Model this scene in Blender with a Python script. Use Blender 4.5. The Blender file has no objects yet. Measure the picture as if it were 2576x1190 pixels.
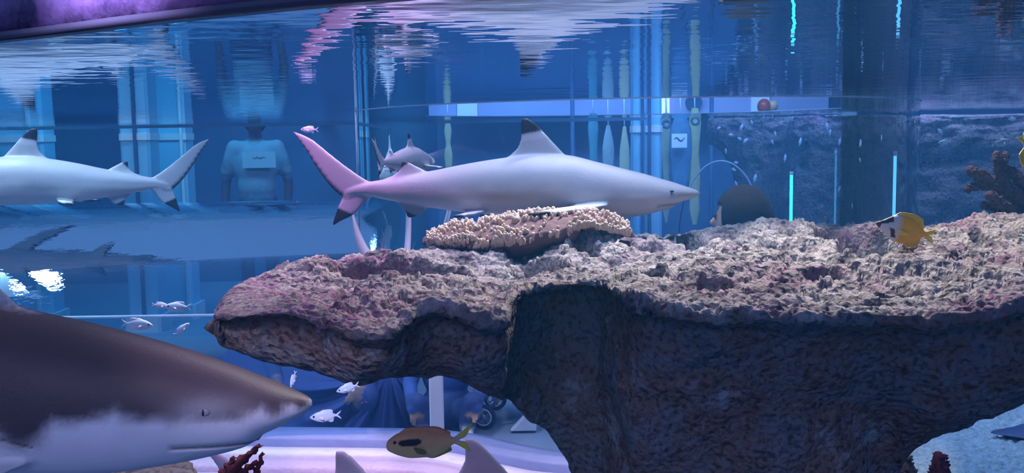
import bpy, math, random
import numpy as np
from mathutils import Vector, Matrix, Euler, kdtree

random.seed(7)
rng = np.random.default_rng(7)
scn = bpy.context.scene
COL = scn.collection

# ------------------------------------------------------------------ camera
FPX, W, H = 2474.0, 2576.0, 1190.0
PITCH = math.atan((595.0 - 350.0) / FPX)
ROLL = math.radians(0.9)
cam_d = bpy.data.cameras.new('camera')
cam_d.sensor_width = 36.0
cam_d.lens = 36.0 * FPX / W
cam_d.clip_start = 0.02
cam = bpy.data.objects.new('camera', cam_d)
COL.objects.link(cam)
CAM_R = Matrix.Rotation(math.pi / 2 - PITCH, 3, 'X') @ Matrix.Rotation(-ROLL, 3, 'Z')
cam.matrix_world = CAM_R.to_4x4()
scn.camera = cam


def ray(px, py):
    return CAM_R @ Vector(((px - W / 2) / FPX, -(py - H / 2) / FPX, -1.0))


def P(px, py, d):
    """point on the pixel's line of sight at distance d along the room's Y axis"""
    r = ray(px, py)
    return r * (d / r.y)


# ------------------------------------------------------------------ world, lights, exposure
scn.view_settings.view_transform = 'Standard'
scn.view_settings.look = 'None'
scn.view_settings.gamma = 1.0
scn.view_settings.use_curve_mapping = False
scn.view_settings.exposure = 0.12
scn.cycles.use_denoising = True
scn.cycles.max_bounces = 5
scn.cycles.volume_bounces = 0
scn.cycles.use_adaptive_sampling = True
scn.cycles.adaptive_threshold = 0.1
scn.cycles.diffuse_bounces = 2
scn.cycles.use_light_tree = False
scn.cycles.glossy_bounces = 3
scn.cycles.transparent_max_bounces = 14
scn.cycles.caustics_reflective = False
scn.cycles.caustics_refractive = False
scn.cycles.sample_clamp_indirect = 6.0

world = bpy.data.worlds.new('aquarium_dark')
scn.world = world
world.use_nodes = True
bg = world.node_tree.nodes['Background']
bg.inputs['Color'].default_value = (0.055, 0.145, 0.42, 1)
bg.inputs['Strength'].default_value = 1.0


def area(name, loc, target, size, power, color, spread=180, size_y=None):
    l = bpy.data.lights.new(name, 'AREA')
    l.energy = power
    l.color = color
    l.size = size
    if size_y:
        l.shape = 'RECTANGLE'
        l.size_y = size_y
    l.spread = math.radians(spread)
    o = bpy.data.objects.new(name, l)
    COL.objects.link(o)
    o.location = loc
    d = Vector(target) - Vector(loc)
    o.rotation_euler = d.to_track_quat('-Z', 'Y').to_euler()
    return o


WATER_Z = 0.122
# aquarium lamps hanging over the tank, with added fill lamps among them
area('tank_lamp_rock', (0.80, 3.50, 1.75), (0.65, 2.2, -0.3), 0.24, 40, (1.0, 0.95, 0.90), 110, 0.20)
area('tank_lamp_rock_b', (-0.15, 2.95, 1.6), (-0.25, 2.0, -0.3), 0.3, 4.0, (1.0, 0.84, 0.95), 90, 0.25)
area('tank_lamp_shark', (0.25, 2.55, 1.6), (0.15, 2.88, -0.1), 0.7, 5.5, (0.44, 0.62, 1.0), 60, 0.2)
area('tank_lamp_magenta', (-0.80, 2.5, 1.0), (-0.64, 2.9, -0.2), 0.2, 2.2, (1.0, 0.32, 0.85), 50, 0.2)
area('tank_lamp_lilac', (-0.80, 2.45, 1.3), (-0.72, 2.25, -0.5), 0.2, 2.4, (0.78, 0.72, 1.0), 46, 0.2)
area('tank_lamp_blue', (-3.15, 4.32, 1.5), (-2.0, 4.3, -0.3), 0.70, 60, (0.50, 0.72, 1.0), 150, 0.26)
area('glare_halo_fill', (-3.55, 4.40, 1.75), (-2.2, 4.3, -0.3), 1.5, 14, (0.20, 0.50, 1.0), 150, 0.8)  # added lamp; its reflection stands in for bloom around the tunnel glare
area('tank_lamp_back', (2.1, 5.1, 1.9), (2.2, 5.5, -0.3), 1.4, 60, (0.26, 0.42, 1.0), 140, 0.6)
area('tank_lamp_sand', (1.75, 3.9, 1.6), (2.2, 4.6, -1.4), 0.4, 2.6, (0.36, 0.70, 1.0), 90, 0.4)
area('tunnel_lamp', (-0.75, 3.5, 1.3), (-0.5, 4.1, -1.3), 0.3, 6, (0.72, 0.70, 1.0), 70, 0.3)
area('robe_fold_fill', (-0.52, 4.30, -0.74), (-0.75, 4.55, -1.3), 0.16, 0.5, (0.35, 0.48, 1.0), 150, 0.1)  # added lamp, unseen behind the rock arm, to bring out the robe folds
area('tank_lamp_left', (-1.6, 3.15, 1.6), (-1.8, 4.4, -0.1), 0.5, 5, (0.30, 0.58, 1.0), 60, 0.3)
area('hall_lamp', (0.8, 6.9, 1.7), (0.8, 9.5, -0.2), 2.5, 66, (0.20, 0.50, 1.0), 130, 0.5)
area('hall_lamp_left', (-2.6, 6.9, 1.7), (-2.6, 9.5, -0.2), 1.8, 52, (0.06, 0.50, 1.0), 130, 0.5)
area('visitor_side_lamp', (-0.44, 0.62, 0.42), (-0.40, 0.98, 0.165), 0.08, 0.85, (0.84, 0.68, 1.0), 30, 0.04)
area('visitor_side_fill', (-0.7, -1.6, 1.3), (-0.2, 1.6, -0.5), 1.6, 11, (0.74, 0.66, 1.0), 120, 0.8)  # added soft fill for ambient light from the visitors' side


# ------------------------------------------------------------------ helpers: tags
def tag(o, label, cat=None, group=None, kind=None):
    if label:
        o['label'] = label
    if cat:
        o['category'] = cat
    if group:
        o['group'] = group
    if kind:
        o['kind'] = kind
    return o


def empty(name, loc, label, cat, group=None):
    o = bpy.data.objects.new(name, None)
    o.empty_display_size = 0.05
    o.location = loc
    COL.objects.link(o)
    return tag(o, label, cat, group)


def link(name, me, mats=None, parent=None, smooth=True):
    o = bpy.data.objects.new(name, me)
    COL.objects.link(o)
    if mats is not None:
        for m in (mats if isinstance(mats, (list, tuple)) else [mats]):
            me.materials.append(m)
    if parent is not None:
        o.parent = parent
        if parent.type == 'EMPTY':
            o.matrix_parent_inverse = Matrix.Translation(parent.location).inverted()
    if smooth and len(me.polygons):
        me.polygons.foreach_set('use_smooth', np.ones(len(me.polygons), dtype=bool))
    return o


def mesh_from(name, verts, faces):
    me = bpy.data.meshes.new(name)
    me.from_pydata([tuple(map(float, v)) for v in verts], [], [tuple(map(int, f)) for f in faces])
    me.update()
    return me


def grid_mesh(name, V, closed_u=False, closed_v=False):
    """V: array (nu, nv, 3) -> quad mesh"""
    nu, nv = V.shape[:2]
    idx = np.arange(nu * nv).reshape(nu, nv)
    a = idx if closed_u else idx[:-1]
    b = np.roll(idx, -1, 0) if closed_u else idx[1:]
    if closed_v:
        q = np.stack([a, b, np.roll(b, -1, 1), np.roll(a, -1, 1)], -1)
    else:
        q = np.stack([a[:, :-1], b[:, :-1], b[:, 1:], a[:, 1:]], -1)
    q = q.reshape(-1, 4)
    me = bpy.data.meshes.new(name)
    me.vertices.add(nu * nv)
    me.vertices.foreach_set('co', V.reshape(-1).astype(np.float32))
    me.loops.add(q.size)
    me.loops.foreach_set('vertex_index', q.reshape(-1).astype(np.int32))
    me.polygons.add(len(q))
    me.polygons.foreach_set('loop_start', np.arange(0, q.size, 4, dtype=np.int32))
    me.update(calc_edges=True)
    return me


class MB:
    """collects simple solids into one mesh"""
    def __init__(s):
        s.v, s.f = [], []

    def add(s, v, f):
        n = len(s.v)
        s.v += [tuple(p) for p in v]
        s.f += [tuple(i + n for i in q) for q in f]

    def box(s, c, size, rotz=0.0, bev=0.0):
        hx, hy, hz = [k / 2 for k in size]
        M = Matrix.Rotation(rotz, 3, 'Z')
        c = Vector(c)
        b = min(bev, hx * .9, hy * .9)
        if b > 0:
            prof = [(-hx + b, -hy), (hx - b, -hy), (hx, -hy + b), (hx, hy - b), (hx - b, hy), (-hx + b, hy), (-hx, hy - b), (-hx, -hy + b)]
        else:
            prof = [(-hx, -hy), (hx, -hy), (hx, hy), (-hx, hy)]
        n = len(prof)
        v = [c + M @ Vector((x, y, -hz)) for x, y in prof] + [c + M @ Vector((x, y, hz)) for x, y in prof]
        f = [tuple(range(n - 1, -1, -1)), tuple(range(n, 2 * n))] + [(i, (i + 1) % n, n + (i + 1) % n, n + i) for i in range(n)]
        s.add(v, f)

    def tube(s, pts, radii, n=8, caps=True):
        pts = [Vector(p) for p in pts]
        if not hasattr(radii, '__len__'):
            radii = [radii] * len(pts)
        rings = []
        up = None
        for i, p in enumerate(pts):
            t = (pts[min(i + 1, len(pts) - 1)] - pts[max(i - 1, 0)]).normalized()
            if up is None:
                a = Vector((0, 0, 1)) if abs(t.z) < .9 else Vector((1, 0, 0))
                up = (a - t * a.dot(t)).normalized()
            else:
                up = (up - t * up.dot(t)).normalized()
            w = t.cross(up)
            rings.append([p + (up * math.cos(2 * math.pi * k / n) + w * math.sin(2 * math.pi * k / n)) * radii[i] for k in range(n)])
        v = [q for r in rings for q in r]
        f = []
        for i in range(len(rings) - 1):
            for k in range(n):
                f.append((i * n + k, i * n + (k + 1) % n, (i + 1) * n + (k + 1) % n, (i + 1) * n + k))
        if caps:
            f.append(tuple(range(n - 1, -1, -1)))
            m = (len(rings) - 1) * n
            f.append(tuple(range(m, m + n)))
        s.add(v, f)

    def torus(s, c, axis, R, r, n=28, m=8):
        ax = Vector(axis).normalized()
        a = ax.orthogonal().normalized()
        b = ax.cross(a)
        v, f = [], []
        for i in range(n):
            t = 2 * math.pi * i / n
            d = a * math.cos(t) + b * math.sin(t)
            for k in range(m):
                u = 2 * math.pi * k / m
                v.append(Vector(c) + d * (R + r * math.cos(u)) + ax * r * math.sin(u))
        for i in range(n):
            for k in range(m):
                f.append((i * m + k, ((i + 1) % n) * m + k, ((i + 1) % n) * m + (k + 1) % m, i * m + (k + 1) % m))
        s.add(v, f)

    def ball(s, c, r, n=10, m=6):
        if not hasattr(r, '__len__'):
            r = (r, r, r)
        c = Vector(c)
        v = [c + Vector((0, 0, r[2]))]
        for j in range(1, m):
            a = math.pi * j / m
            for i in range(n):
                t = 2 * math.pi * i / n
                v.append(c + Vector((r[0] * math.sin(a) * math.cos(t), r[1] * math.sin(a) * math.sin(t), r[2] * math.cos(a))))
        v.append(c - Vector((0, 0, r[2])))
        f = [(0, 1 + i, 1 + (i + 1) % n) for i in range(n)]
        for j in range(m - 2):
            for i in range(n):
                a0 = 1 + j * n
                f.append((a0 + i, a0 + n + i, a0 + n + (i + 1) % n, a0 + (i + 1) % n))
        l = len(v) - 1
        f += [(l, l - n + (i + 1) % n, l - n + i) for i in range(n)]
        s.add(v, f)

    def build(s, name, mat, parent=None, smooth=False):
        return link(name, mesh_from(name, s.v, s.f), mat, parent, smooth)


# ------------------------------------------------------------------ helpers: noise
_g = rng.normal(size=(512, 3))
_g /= np.linalg.norm(_g, axis=1)[:, None]
_perm = rng.permutation(512)


def _hash(i, j, k):
    return _perm[(i + _perm[(j + _perm[k & 511]) & 511]) & 511]


def pn(X):
    X = np.asarray(X, dtype=float)
    i = np.floor(X).astype(int)
    f = X - i
    u = f * f * f * (f * (f * 6 - 15) + 10)
    out = 0
    for a in (0, 1):
        for b in (0, 1):
            for c in (0, 1):
                g = _g[_hash(i[..., 0] + a, i[..., 1] + b, i[..., 2] + c)]
                d = (g * (f - np.array([a, b, c]))).sum(-1)
                w = (u[..., 0] if a else 1 - u[..., 0]) * (u[..., 1] if b else 1 - u[..., 1]) * (u[..., 2] if c else 1 - u[..., 2])
                out = out + w * d
    return out * 1.5


def fbm(X, octv=4, gain=.5):
    s, a = 0, 1.0
    for o in range(octv):
        s = s + a * pn(X * 2 ** o + 17.3 * o)
        a *= gain
    return s


def ridged(X, octv=4, gain=.5):
    s, a = 0, 1.0
    for o in range(octv):
        s = s + a * (1 - 2 * np.abs(pn(X * 2 ** o + 11.7 * o)))
        a *= gain
    return s


_jit = rng.random((512, 3))


def worley(X):
    i = np.floor(X).astype(int)
    f = X - i
    best = np.full(X.shape[:-1], 9.0)
    for a in (-1, 0, 1):
        for b in (-1, 0, 1):
            for c in (-1, 0, 1):
                p = _jit[_hash(i[..., 0] + a, i[..., 1] + b, i[..., 2] + c)] + np.array([a, b, c])
                best = np.minimum(best, ((p - f) ** 2).sum(-1))
    return np.sqrt(best)


def pchip(x, y, xi):
    """monotone cubic interpolation; y (n, ...)"""
    x = np.asarray(x, float)
    y = np.asarray(y, float)
    h = np.diff(x).reshape((-1,) + (1,) * (y.ndim - 1))
    d = np.diff(y, axis=0) / h
    m = np.zeros_like(y)
    s = d[:-1] * d[1:] > 0
    den = d[:-1] + d[1:]
    den = np.where(np.abs(den) < 1e-12, 1, den)
    m[1:-1] = np.where(s, 2 * d[:-1] * d[1:] / den, 0)
    m[0], m[-1] = d[0], d[-1]
    k = np.clip(np.searchsorted(x, xi, 'right') - 1, 0, len(x) - 2)
    t = ((xi - x[k]) / np.diff(x)[k]).reshape((-1,) + (1,) * (y.ndim - 1))
    hh = h[k]
    return ((1 + 2 * t) * (1 - t) ** 2 * y[k] + t * (1 - t) ** 2 * hh * m[k] + t * t * (3 - 2 * t) * y[k + 1] + t * t * (t - 1) * hh * m[k + 1])


def sstep(a, b, x):
    t = np.clip((x - a) / (b - a), 0, 1)
    return t * t * (3 - 2 * t)


def grid_normals(V, closed_v=False):
    du = np.gradient(V, axis=0)
    if closed_v:
        dv = (np.roll(V, -1, 1) - np.roll(V, 1, 1))
    else:
        dv = np.gradient(V, axis=1)
    n = np.cross(du, dv)
    return n / (np.linalg.norm(n, axis=-1, keepdims=True) + 1e-12)


# ------------------------------------------------------------------ helpers: materials
def mat(name):
    m = bpy.data.materials.new(name)
    m.use_nodes = True
    nt = m.node_tree
    return m, nt, nt.nodes['Principled BSDF']


def N(nt, typ, **kw):
    n = nt.nodes.new(typ)
    for k, v in kw.items():
        if k in n.inputs:
            n.inputs[k].default_value = v
        else:
            setattr(n, k, v)
    return n


def plain(name, col, rough=.6, bump=0.0, scale=60, var=.12, spec=.4, metallic=0.0):
    m, nt, b = mat(name)
    tc = N(nt, 'ShaderNodeTexCoord')
    nz = N(nt, 'ShaderNodeTexNoise', Scale=scale, Detail=5.0)
    nt.links.new(tc.outputs['Object'], nz.inputs['Vector'])
    mx = N(nt, 'ShaderNodeMixRGB', blend_type='MIX')
    mx.inputs['Color1'].default_value = (*[c * (1 - var) for c in col], 1)
    mx.inputs['Color2'].default_value = (*[min(1, c * (1 + var)) for c in col], 1)
    nt.links.new(nz.outputs['Fac'], mx.inputs['Fac'])
    nt.links.new(mx.outputs['Color'], b.inputs['Base Color'])
    b.inputs['Roughness'].default_value = rough
    b.inputs['Specular IOR Level'].default_value = spec
    b.inputs['Metallic'].default_value = metallic
    if bump:
        bp = N(nt, 'ShaderNodeBump', Strength=bump, Distance=.01)
        nt.links.new(nz.outputs['Fac'], bp.inputs['Height'])
        nt.links.new(bp.outputs['Normal'], b.inputs['Normal'])
    return m


def emit(name, col, strength):
    m, nt, b = mat(name)
    b.inputs['Base Color'].default_value = (*col, 1)
    b.inputs['Emission Color'].default_value = (*col, 1)
    b.inputs['Emission Strength'].default_value = strength
    return m


def interface(name, ior, tint=(1, 1, 1), rough=0.0, bump=None):
    """clear boundary: Fresnel mix of straight-through and mirror reflection"""
    m = bpy.data.materials.new(name)
    m.use_nodes = True
    nt = m.node_tree
    nt.nodes.clear()
    out = N(nt, 'ShaderNodeOutputMaterial')
    fr = N(nt, 'ShaderNodeFresnel', IOR=ior)
    tr = N(nt, 'ShaderNodeBsdfTransparent')
    tr.inputs['Color'].default_value = (*tint, 1)
    gl = N(nt, 'ShaderNodeBsdfGlossy', Roughness=rough)
    gl.inputs['Color'].default_value = (.92, .95, 1.0, 1)
    mx = N(nt, 'ShaderNodeMixShader')
    nt.links.new(fr.outputs[0], mx.inputs[0])
    nt.links.new(tr.outputs[0], mx.inputs[1])
    nt.links.new(gl.outputs[0], mx.inputs[2])
    nt.links.new(mx.outputs[0], out.inputs['Surface'])
    if bump:
        h = bump(nt)
        bp = N(nt, 'ShaderNodeBump', Strength=1.0, Distance=1.0)
        nt.links.new(h, bp.inputs['Height'])
        nt.links.new(bp.outputs[0], gl.inputs['Normal'])
    return m


def ripple(nt):
    tc = N(nt, 'ShaderNodeTexCoord')
    mp = N(nt, 'ShaderNodeMapping')
    mp.inputs['Scale'].default_value = (1.0, 1.7, 1.0)
    nt.links.new(tc.outputs['Object'], mp.inputs['Vector'])
    a = N(nt, 'ShaderNodeTexNoise', Scale=7.0, Detail=2.0)
    b = N(nt, 'ShaderNodeTexNoise', Scale=26.0, Detail=1.0)
    nt.links.new(mp.outputs[0], a.inputs['Vector'])
    nt.links.new(mp.outputs[0], b.inputs['Vector'])
    m1 = N(nt, 'ShaderNodeMath', operation='MULTIPLY')
    m1.inputs[1].default_value = 0.0012
    m2 = N(nt, 'ShaderNodeMath', operation='MULTIPLY')
    m2.inputs[1].default_value = 0.00016
    nt.links.new(a.outputs['Fac'], m1.inputs[0])
    nt.links.new(b.outputs['Fac'], m2.inputs[0])
    s = N(nt, 'ShaderNodeMath', operation='ADD')
    nt.links.new(m1.outputs[0], s.inputs[0])
    nt.links.new(m2.outputs[0], s.inputs[1])
    return s.outputs[0]


def attr_skin(name, rough=.45, var=.12, scale=40, spec=.4, bump=0.0, bscale=90):
    """colour from the mesh's own colour layer, broken up by fine noise"""
    m, nt, b = mat(name)
    at = N(nt, 'ShaderNodeAttribute', attribute_name='hide')
    tc = N(nt, 'ShaderNodeTexCoord')
    nz = N(nt, 'ShaderNodeTexNoise', Scale=scale, Detail=4.0)
    nt.links.new(tc.outputs['Object'], nz.inputs['Vector'])
    mr = N(nt, 'ShaderNodeMapRange')
    mr.inputs['To Min'].default_value = 1 - var
    mr.inputs['To Max'].default_value = 1 + var
    nt.links.new(nz.outputs['Fac'], mr.inputs['Value'])
    mul = N(nt, 'ShaderNodeVectorMath', operation='SCALE')
    nt.links.new(at.outputs['Color'], mul.inputs[0])
    nt.links.new(mr.outputs[0], mul.inputs['Scale'])
    nt.links.new(mul.outputs[0], b.inputs['Base Color'])
    b.inputs['Roughness'].default_value = rough
    b.inputs['Specular IOR Level'].default_value = spec
    if bump:
        n2 = N(nt, 'ShaderNodeTexNoise', Scale=bscale, Detail=3.0)
        nt.links.new(tc.outputs['Object'], n2.inputs['Vector'])
        bp = N(nt, 'ShaderNodeBump', Strength=bump, Distance=.004)
        nt.links.new(n2.outputs['Fac'], bp.inputs['Height'])
        nt.links.new(bp.outputs[0], b.inputs['Normal'])
    return m


def set_hide(me, cols):
    a = me.color_attributes.new('hide', 'FLOAT_COLOR', 'POINT')
    c = np.ones((len(me.vertices), 4), np.float32)
    c[:, :3] = cols
    a.data.foreach_set('color', c.reshape(-1))


# ------------------------------------------------------------------ helpers: fused bodies
def fuse(name, parts, voxel, smooth_it=3, smooth_f=.5):
    """parts: list of (verts, faces, colours); one continuous skin over all of them"""
    v, f, c = [], [], []
    for pv, pf, pc in parts:
        n = len(v)
        pv = [tuple(map(float, p)) for p in pv]
        v += pv
        f += [tuple(int(i) + n for i in q) for q in pf]
        pc = np.asarray(pc, float)
        if pc.ndim == 1:
            pc = np.tile(pc, (len(pv), 1))
        c += list(pc)
    me = mesh_from(name, v, f)
    tmp = bpy.data.objects.new('tmp_' + name, me)
    COL.objects.link(tmp)
    md = tmp.modifiers.new('r', 'REMESH')
    md.mode = 'VOXEL'
    md.voxel_size = voxel
    if smooth_it:
        sm = tmp.modifiers.new('s', 'SMOOTH')
        sm.factor = smooth_f
        sm.iterations = smooth_it
    dg = bpy.context.evaluated_depsgraph_get()
    out = bpy.data.meshes.new_from_object(tmp.evaluated_get(dg))
    out.name = name
    bpy.data.objects.remove(tmp)
    kd = kdtree.KDTree(len(v))
    for i, p in enumerate(v):
        kd.insert(p, i)
    kd.balance()
    co = np.empty(len(out.vertices) * 3, np.float32)
    out.vertices.foreach_get('co', co)
    co = co.reshape(-1, 3)
    c = np.array(c)
    cols = np.empty((len(co), 3), np.float32)
    for i, p in enumerate(co):
        nb = kd.find_n(p, 3)
        w = [1 / (q[2] + 1e-4) for q in nb]
        cols[i] = sum(c[q[1]] * ww for q, ww in zip(nb, w)) / sum(w)
    set_hide(out, cols)
    return out


def capsule(p0, r0, p1, r1, n=12, m=4):
    """tapered limb with rounded ends"""
    p0, p1 = Vector(p0), Vector(p1)
    t = (p1 - p0)
    L = t.length
    t = t.normalized() if L > 1e-6 else Vector((0, 0, 1))
    a = t.orthogonal().normalized()
    b = t.cross(a)
    rings = []
    for j in range(m):
        an = math.pi / 2 * (1 - (j + .15) / m)
        rings.append((p0 - t * r0 * math.sin(an), r0 * math.cos(an)))
    for j in range(5):
        rings.append((p0.lerp(p1, j / 4), r0 + (r1 - r0) * j / 4))
    for j in range(m):
        an = math.pi / 2 * ((j + .85) / m)
        rings.append((p1 + t * r1 * math.sin(an), r1 * math.cos(an)))
    v, f = [], []
    for c, r in rings:
        for k in range(n):
            th = 2 * math.pi * k / n
            v.append(c + (a * math.cos(th) + b * math.sin(th)) * r)
    for i in range(len(rings) - 1):
        for k in range(n):
            f.append((i * n + k, i * n + (k + 1) % n, (i + 1) * n + (k + 1) % n, (i + 1) * n + k))
    f.append(tuple(range(n - 1, -1, -1)))
    mm = (len(rings) - 1) * n
    f.append(tuple(range(mm, mm + n)))
    return v, f


def ellipsoid(c, r, n=20, m=14):
    b = MB()
    b.ball(c, r, n, m)
    return b.v, b.f


def loft_body(st, n_len=110, n_ring=56, power=2.0, cap0=True):
    """st rows: x, z_top, z_bottom, half_width, z_of_widest(0..1 from bottom)"""
    st = np.array(sorted(st), float)
    s = np.linspace(0, 1, n_len)
    xs = st[0, 0] + (st[-1, 0] - st[0, 0]) * (s * .35 + .65 * (1 - np.cos(np.pi * s)) / 2)
    Q = pchip(st[:, 0], st[:, 1:], xs)
    V = np.zeros((n_len, n_ring, 3))
    T = np.zeros((n_len, n_ring))
    th = np.linspace(0, 2 * np.pi, n_ring, endpoint=False)
    for i in range(n_len):
        zt, zb, w, k = Q[i]
        zm = zb + (zt - zb) * k
        c, sn = np.cos(th), np.sin(th)
        e = 2.0 / power
        y = w * np.sign(c) * np.abs(c) ** e
        z = np.where(sn > 0, zm + (zt - zm) * np.abs(sn) ** e, zm - (zm - zb) * np.abs(sn) ** e)
        V[i] = np.stack([np.full(n_ring, xs[i]), y, z], -1)
        T[i] = (z - zb) / max(zt - zb, 1e-6)
    verts = V.reshape(-1, 3)
    idx = np.arange(n_len * n_ring).reshape(n_len, n_ring)
    q = np.stack([idx[:-1], np.roll(idx[:-1], -1, 1), np.roll(idx[1:], -1, 1), idx[1:]], -1).reshape(-1, 4)
    faces = [tuple(r) for r in q] + [tuple(idx[0][::-1]), tuple(idx[-1])]
    return verts, faces, T.reshape(-1)


def fin(L, T, side=(0, 1, 0), thick=.1, tmin=.006, n_span=18, n_ch=12, curve=None):
    """L, T: leading and trailing edge points root->tip; airfoil-shaped solid between them"""
    L, T = np.array(L, float), np.array(T, float)
    k = np.linspace(0, 1, n_span)
    L = pchip(np.linspace(0, 1, len(L)), L, k)
    T = pchip(np.linspace(0, 1, len(T)), T, k)
    side = np.array(side, float)
    side /= np.linalg.norm(side)
    rings, uv = [], []
    cs = np.linspace(0, 1, n_ch)
    for i in range(n_span):
        ch = np.linalg.norm(T[i] - L[i])
        prof = 2.6 * np.sqrt(np.clip(cs, 0, 1)) * (1 - cs) ** .8
        th = tmin / 2 + thick * ch * prof / 2 * (1 - .45 * k[i])
        base = L[i][None] + (T[i] - L[i])[None] * cs[:, None]
        if curve is not None:
            base = base + np.array(curve)[None] * (k[i] ** 2)
        up = base + side[None] * th[:, None]
        dn = (base - side[None] * th[:, None])[::-1]
        rings.append(np.concatenate([up, dn]))
        uv += [(k[i], c) for c in cs] + [(k[i], c) for c in cs[::-1]]
    V = np.array(rings)
    n = V.shape[1]
    idx = np.arange(n_span * n).reshape(n_span, n)
    q = np.stack([idx[:-1], np.roll(idx[:-1], -1, 1), np.roll(idx[1:], -1, 1), idx[1:]], -1).reshape(-1, 4)
    return V.reshape(-1, 3), [tuple(r) for r in q] + [tuple(idx[0][::-1]), tuple(idx[-1])], np.array(uv)


# ================================================================== the setting
FLOOR_Z = -1.4
M_navy = plain('navy_paint', (.055, .10, .22), .7, var=.2, scale=3)
M_hallfloor = plain('pale_vinyl_floor', (.22, .30, .44), .45, var=.1, scale=5)
M_pillar = plain('pale_blue_paint', (.30, .62, .86), .5, var=.06)
M_white = plain('highlight_white', (.80, .82, .90), .45, var=.04)
M_water = interface('water_surface', 1.333, bump=ripple)


def acrylic_wave(nt):
    tc = N(nt, 'ShaderNodeTexCoord')
    mp = N(nt, 'ShaderNodeMapping')
    mp.inputs['Scale'].default_value = (1.0, 3.0, 3.0)
    nt.links.new(tc.outputs['Object'], mp.inputs['Vector'])
    a = N(nt, 'ShaderNodeTexNoise', Scale=4.0, Detail=4.0, Roughness=.6)
    nt.links.new(mp.outputs[0], a.inputs['Vector'])
    m1 = N(nt, 'ShaderNodeMath', operation='MULTIPLY')
    m1.inputs[1].default_value = 0.003
    nt.links.new(a.outputs['Fac'], m1.inputs[0])
    return m1.outputs[0]


M_air = interface('acrylic_to_air', 0.752, tint=(.86, .94, 1.0))
M_tunnel = interface('tunnel_acrylic_to_air', 0.752, tint=(.80, .92, 1.0), rough=.02, bump=acrylic_wave)
M_pane = interface('acrylic_pane', 1.025, tint=(.97, .985, 1.0))

m = MB()
m.box((0, 5.0, FLOOR_Z - .05), (16, 13, .1))
o = m.build('floor', M_hallfloor)
tag(o, 'pale blue smooth floor of the hall and tunnel', None, kind='structure')
m = MB()
m.box((0, 10.0, .6), (16, .1, 4.0))
tag(m.build('wall_back', M_navy), 'dark navy wall closing the hall behind the tank', None, kind='structure')
m = MB()
m.box((-6.2, 6.5, .6), (.1, 7, 4.0))
tag(m.build('wall_left', M_navy), 'dark navy side wall of the hall', None, kind='structure')
m = MB()
m.box((6.4, 6.5, .6), (.1, 7, 4.0))
tag(m.build('wall_right', M_navy), 'dark navy side wall of the hall beyond the reef', None, kind='structure')

# front window line: where the water meets the curved front window
FRONT = [(-2.6, 1.95), (-1.7, 1.62), (-1.1, 1.38)]
for q in ((-10, 99), (430, 47), (880, 1)):
    r = ray(*q)
    k = WATER_Z / r.z
    FRONT.append((r.x * k, r.y * k))
FRONT += [(0.25, .72), (0.8, .64), (1.5, .66), (2.2, .78), (3.0, 1.05)]
FRONT = np.array(FRONT)
fx = np.linspace(FRONT[0, 0], FRONT[-1, 0], 120)
front = np.stack([fx, pchip(FRONT[:, 0], FRONT[:, 1], fx)], -1)


def sweep_xy(path, prof, name, material, parent=None, smooth=True):
    """path (n,2) in XY; prof list of (offset towards +normal, z) closed outline"""
    path = np.asarray(path)
    t = np.gradient(path, axis=0)
    t /= np.linalg.norm(t, axis=1)[:, None]
    nrm = np.stack([-t[:, 1], t[:, 0]], -1)
    V = np.zeros((len(path), len(prof), 3))
    for j, (o_, z_) in enumerate(prof):
        V[:, j, :2] = path + nrm * o_
        V[:, j, 2] = z_
    me = grid_mesh(name, V, closed_v=True)
    return link(name, me, material, parent, smooth)


# water surface, from the front window to the back window, open where the column stands
CX, CY, CR = .51, 4.26, 1.16
fx2 = np.linspace(FRONT[0, 0], FRONT[-1, 0], 300)
fr2 = np.stack([fx2, pchip(FRONT[:, 0], FRONT[:, 1], fx2)], -1)
s = np.linspace(0, 1, 260)
WX = fr2[:, :1] + (fr2[:, :1] * 1.6 + .3) * s[None]
WY = fr2[:, 1:] + (6.6 - fr2[:, 1:]) * s[None]
idx = np.arange(300 * 260).reshape(300, 260)
quads = np.stack([idx[:-1, :-1], idx[1:, :-1], idx[1:, 1:], idx[:-1, 1:]], -1).reshape(-1, 4)
wx_, wy_ = WX.reshape(-1), WY.reshape(-1)
rad = np.hypot(wx_ - CX, wy_ - CY)
quads = quads[~(rad[quads] < CR).all(1)]
used = np.unique(quads)
sn = used[rad[used] < CR]
wx_[sn] = CX + (wx_[sn] - CX) * CR / rad[sn]
wy_[sn] = CY + (wy_[sn] - CY) * CR / rad[sn]
remap = np.full(300 * 260, -1)
remap[used] = np.arange(len(used))
wo = link('water_surface', mesh_from('water_surface', np.stack([wx_[used], wy_[used], np.full(len(used), WATER_Z)], -1), remap[quads]), M_water)
tag(wo, 'rippled water surface of the shark tank seen from below', 'water', kind='stuff')

# hood above the front window: dark purple wet lip
m_h, nt, b = mat('wet_purple_hood')
tc = N(nt, 'ShaderNodeTexCoord')
nz = N(nt, 'ShaderNodeTexNoise', Scale=7.0, Detail=8.0, Roughness=.75)
nt.links.new(tc.outputs['Object'], nz.inputs['Vector'])
cr = N(nt, 'ShaderNodeValToRGB')
cr.color_ramp.elements[0].position = .35
cr.color_ramp.elements[0].color = (.012, .008, .045, 1)
cr.color_ramp.elements[1].position = .72
cr.color_ramp.elements[1].color = (.20, .13, .38, 1)
nt.links.new(nz.outputs['Fac'], cr.inputs['Fac'])
nt.links.new(cr.outputs[0], b.inputs['Base Color'])
b.inputs['Roughness'].default_value = .33
vo = N(nt, 'ShaderNodeTexNoise', Scale=60.0, Detail=5.0)
nt.links.new(tc.outputs['Object'], vo.inputs['Vector'])
bp = N(nt, 'ShaderNodeBump', Strength=.35, Distance=.004)
nt.links.new(vo.outputs['Fac'], bp.inputs['Height'])
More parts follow.
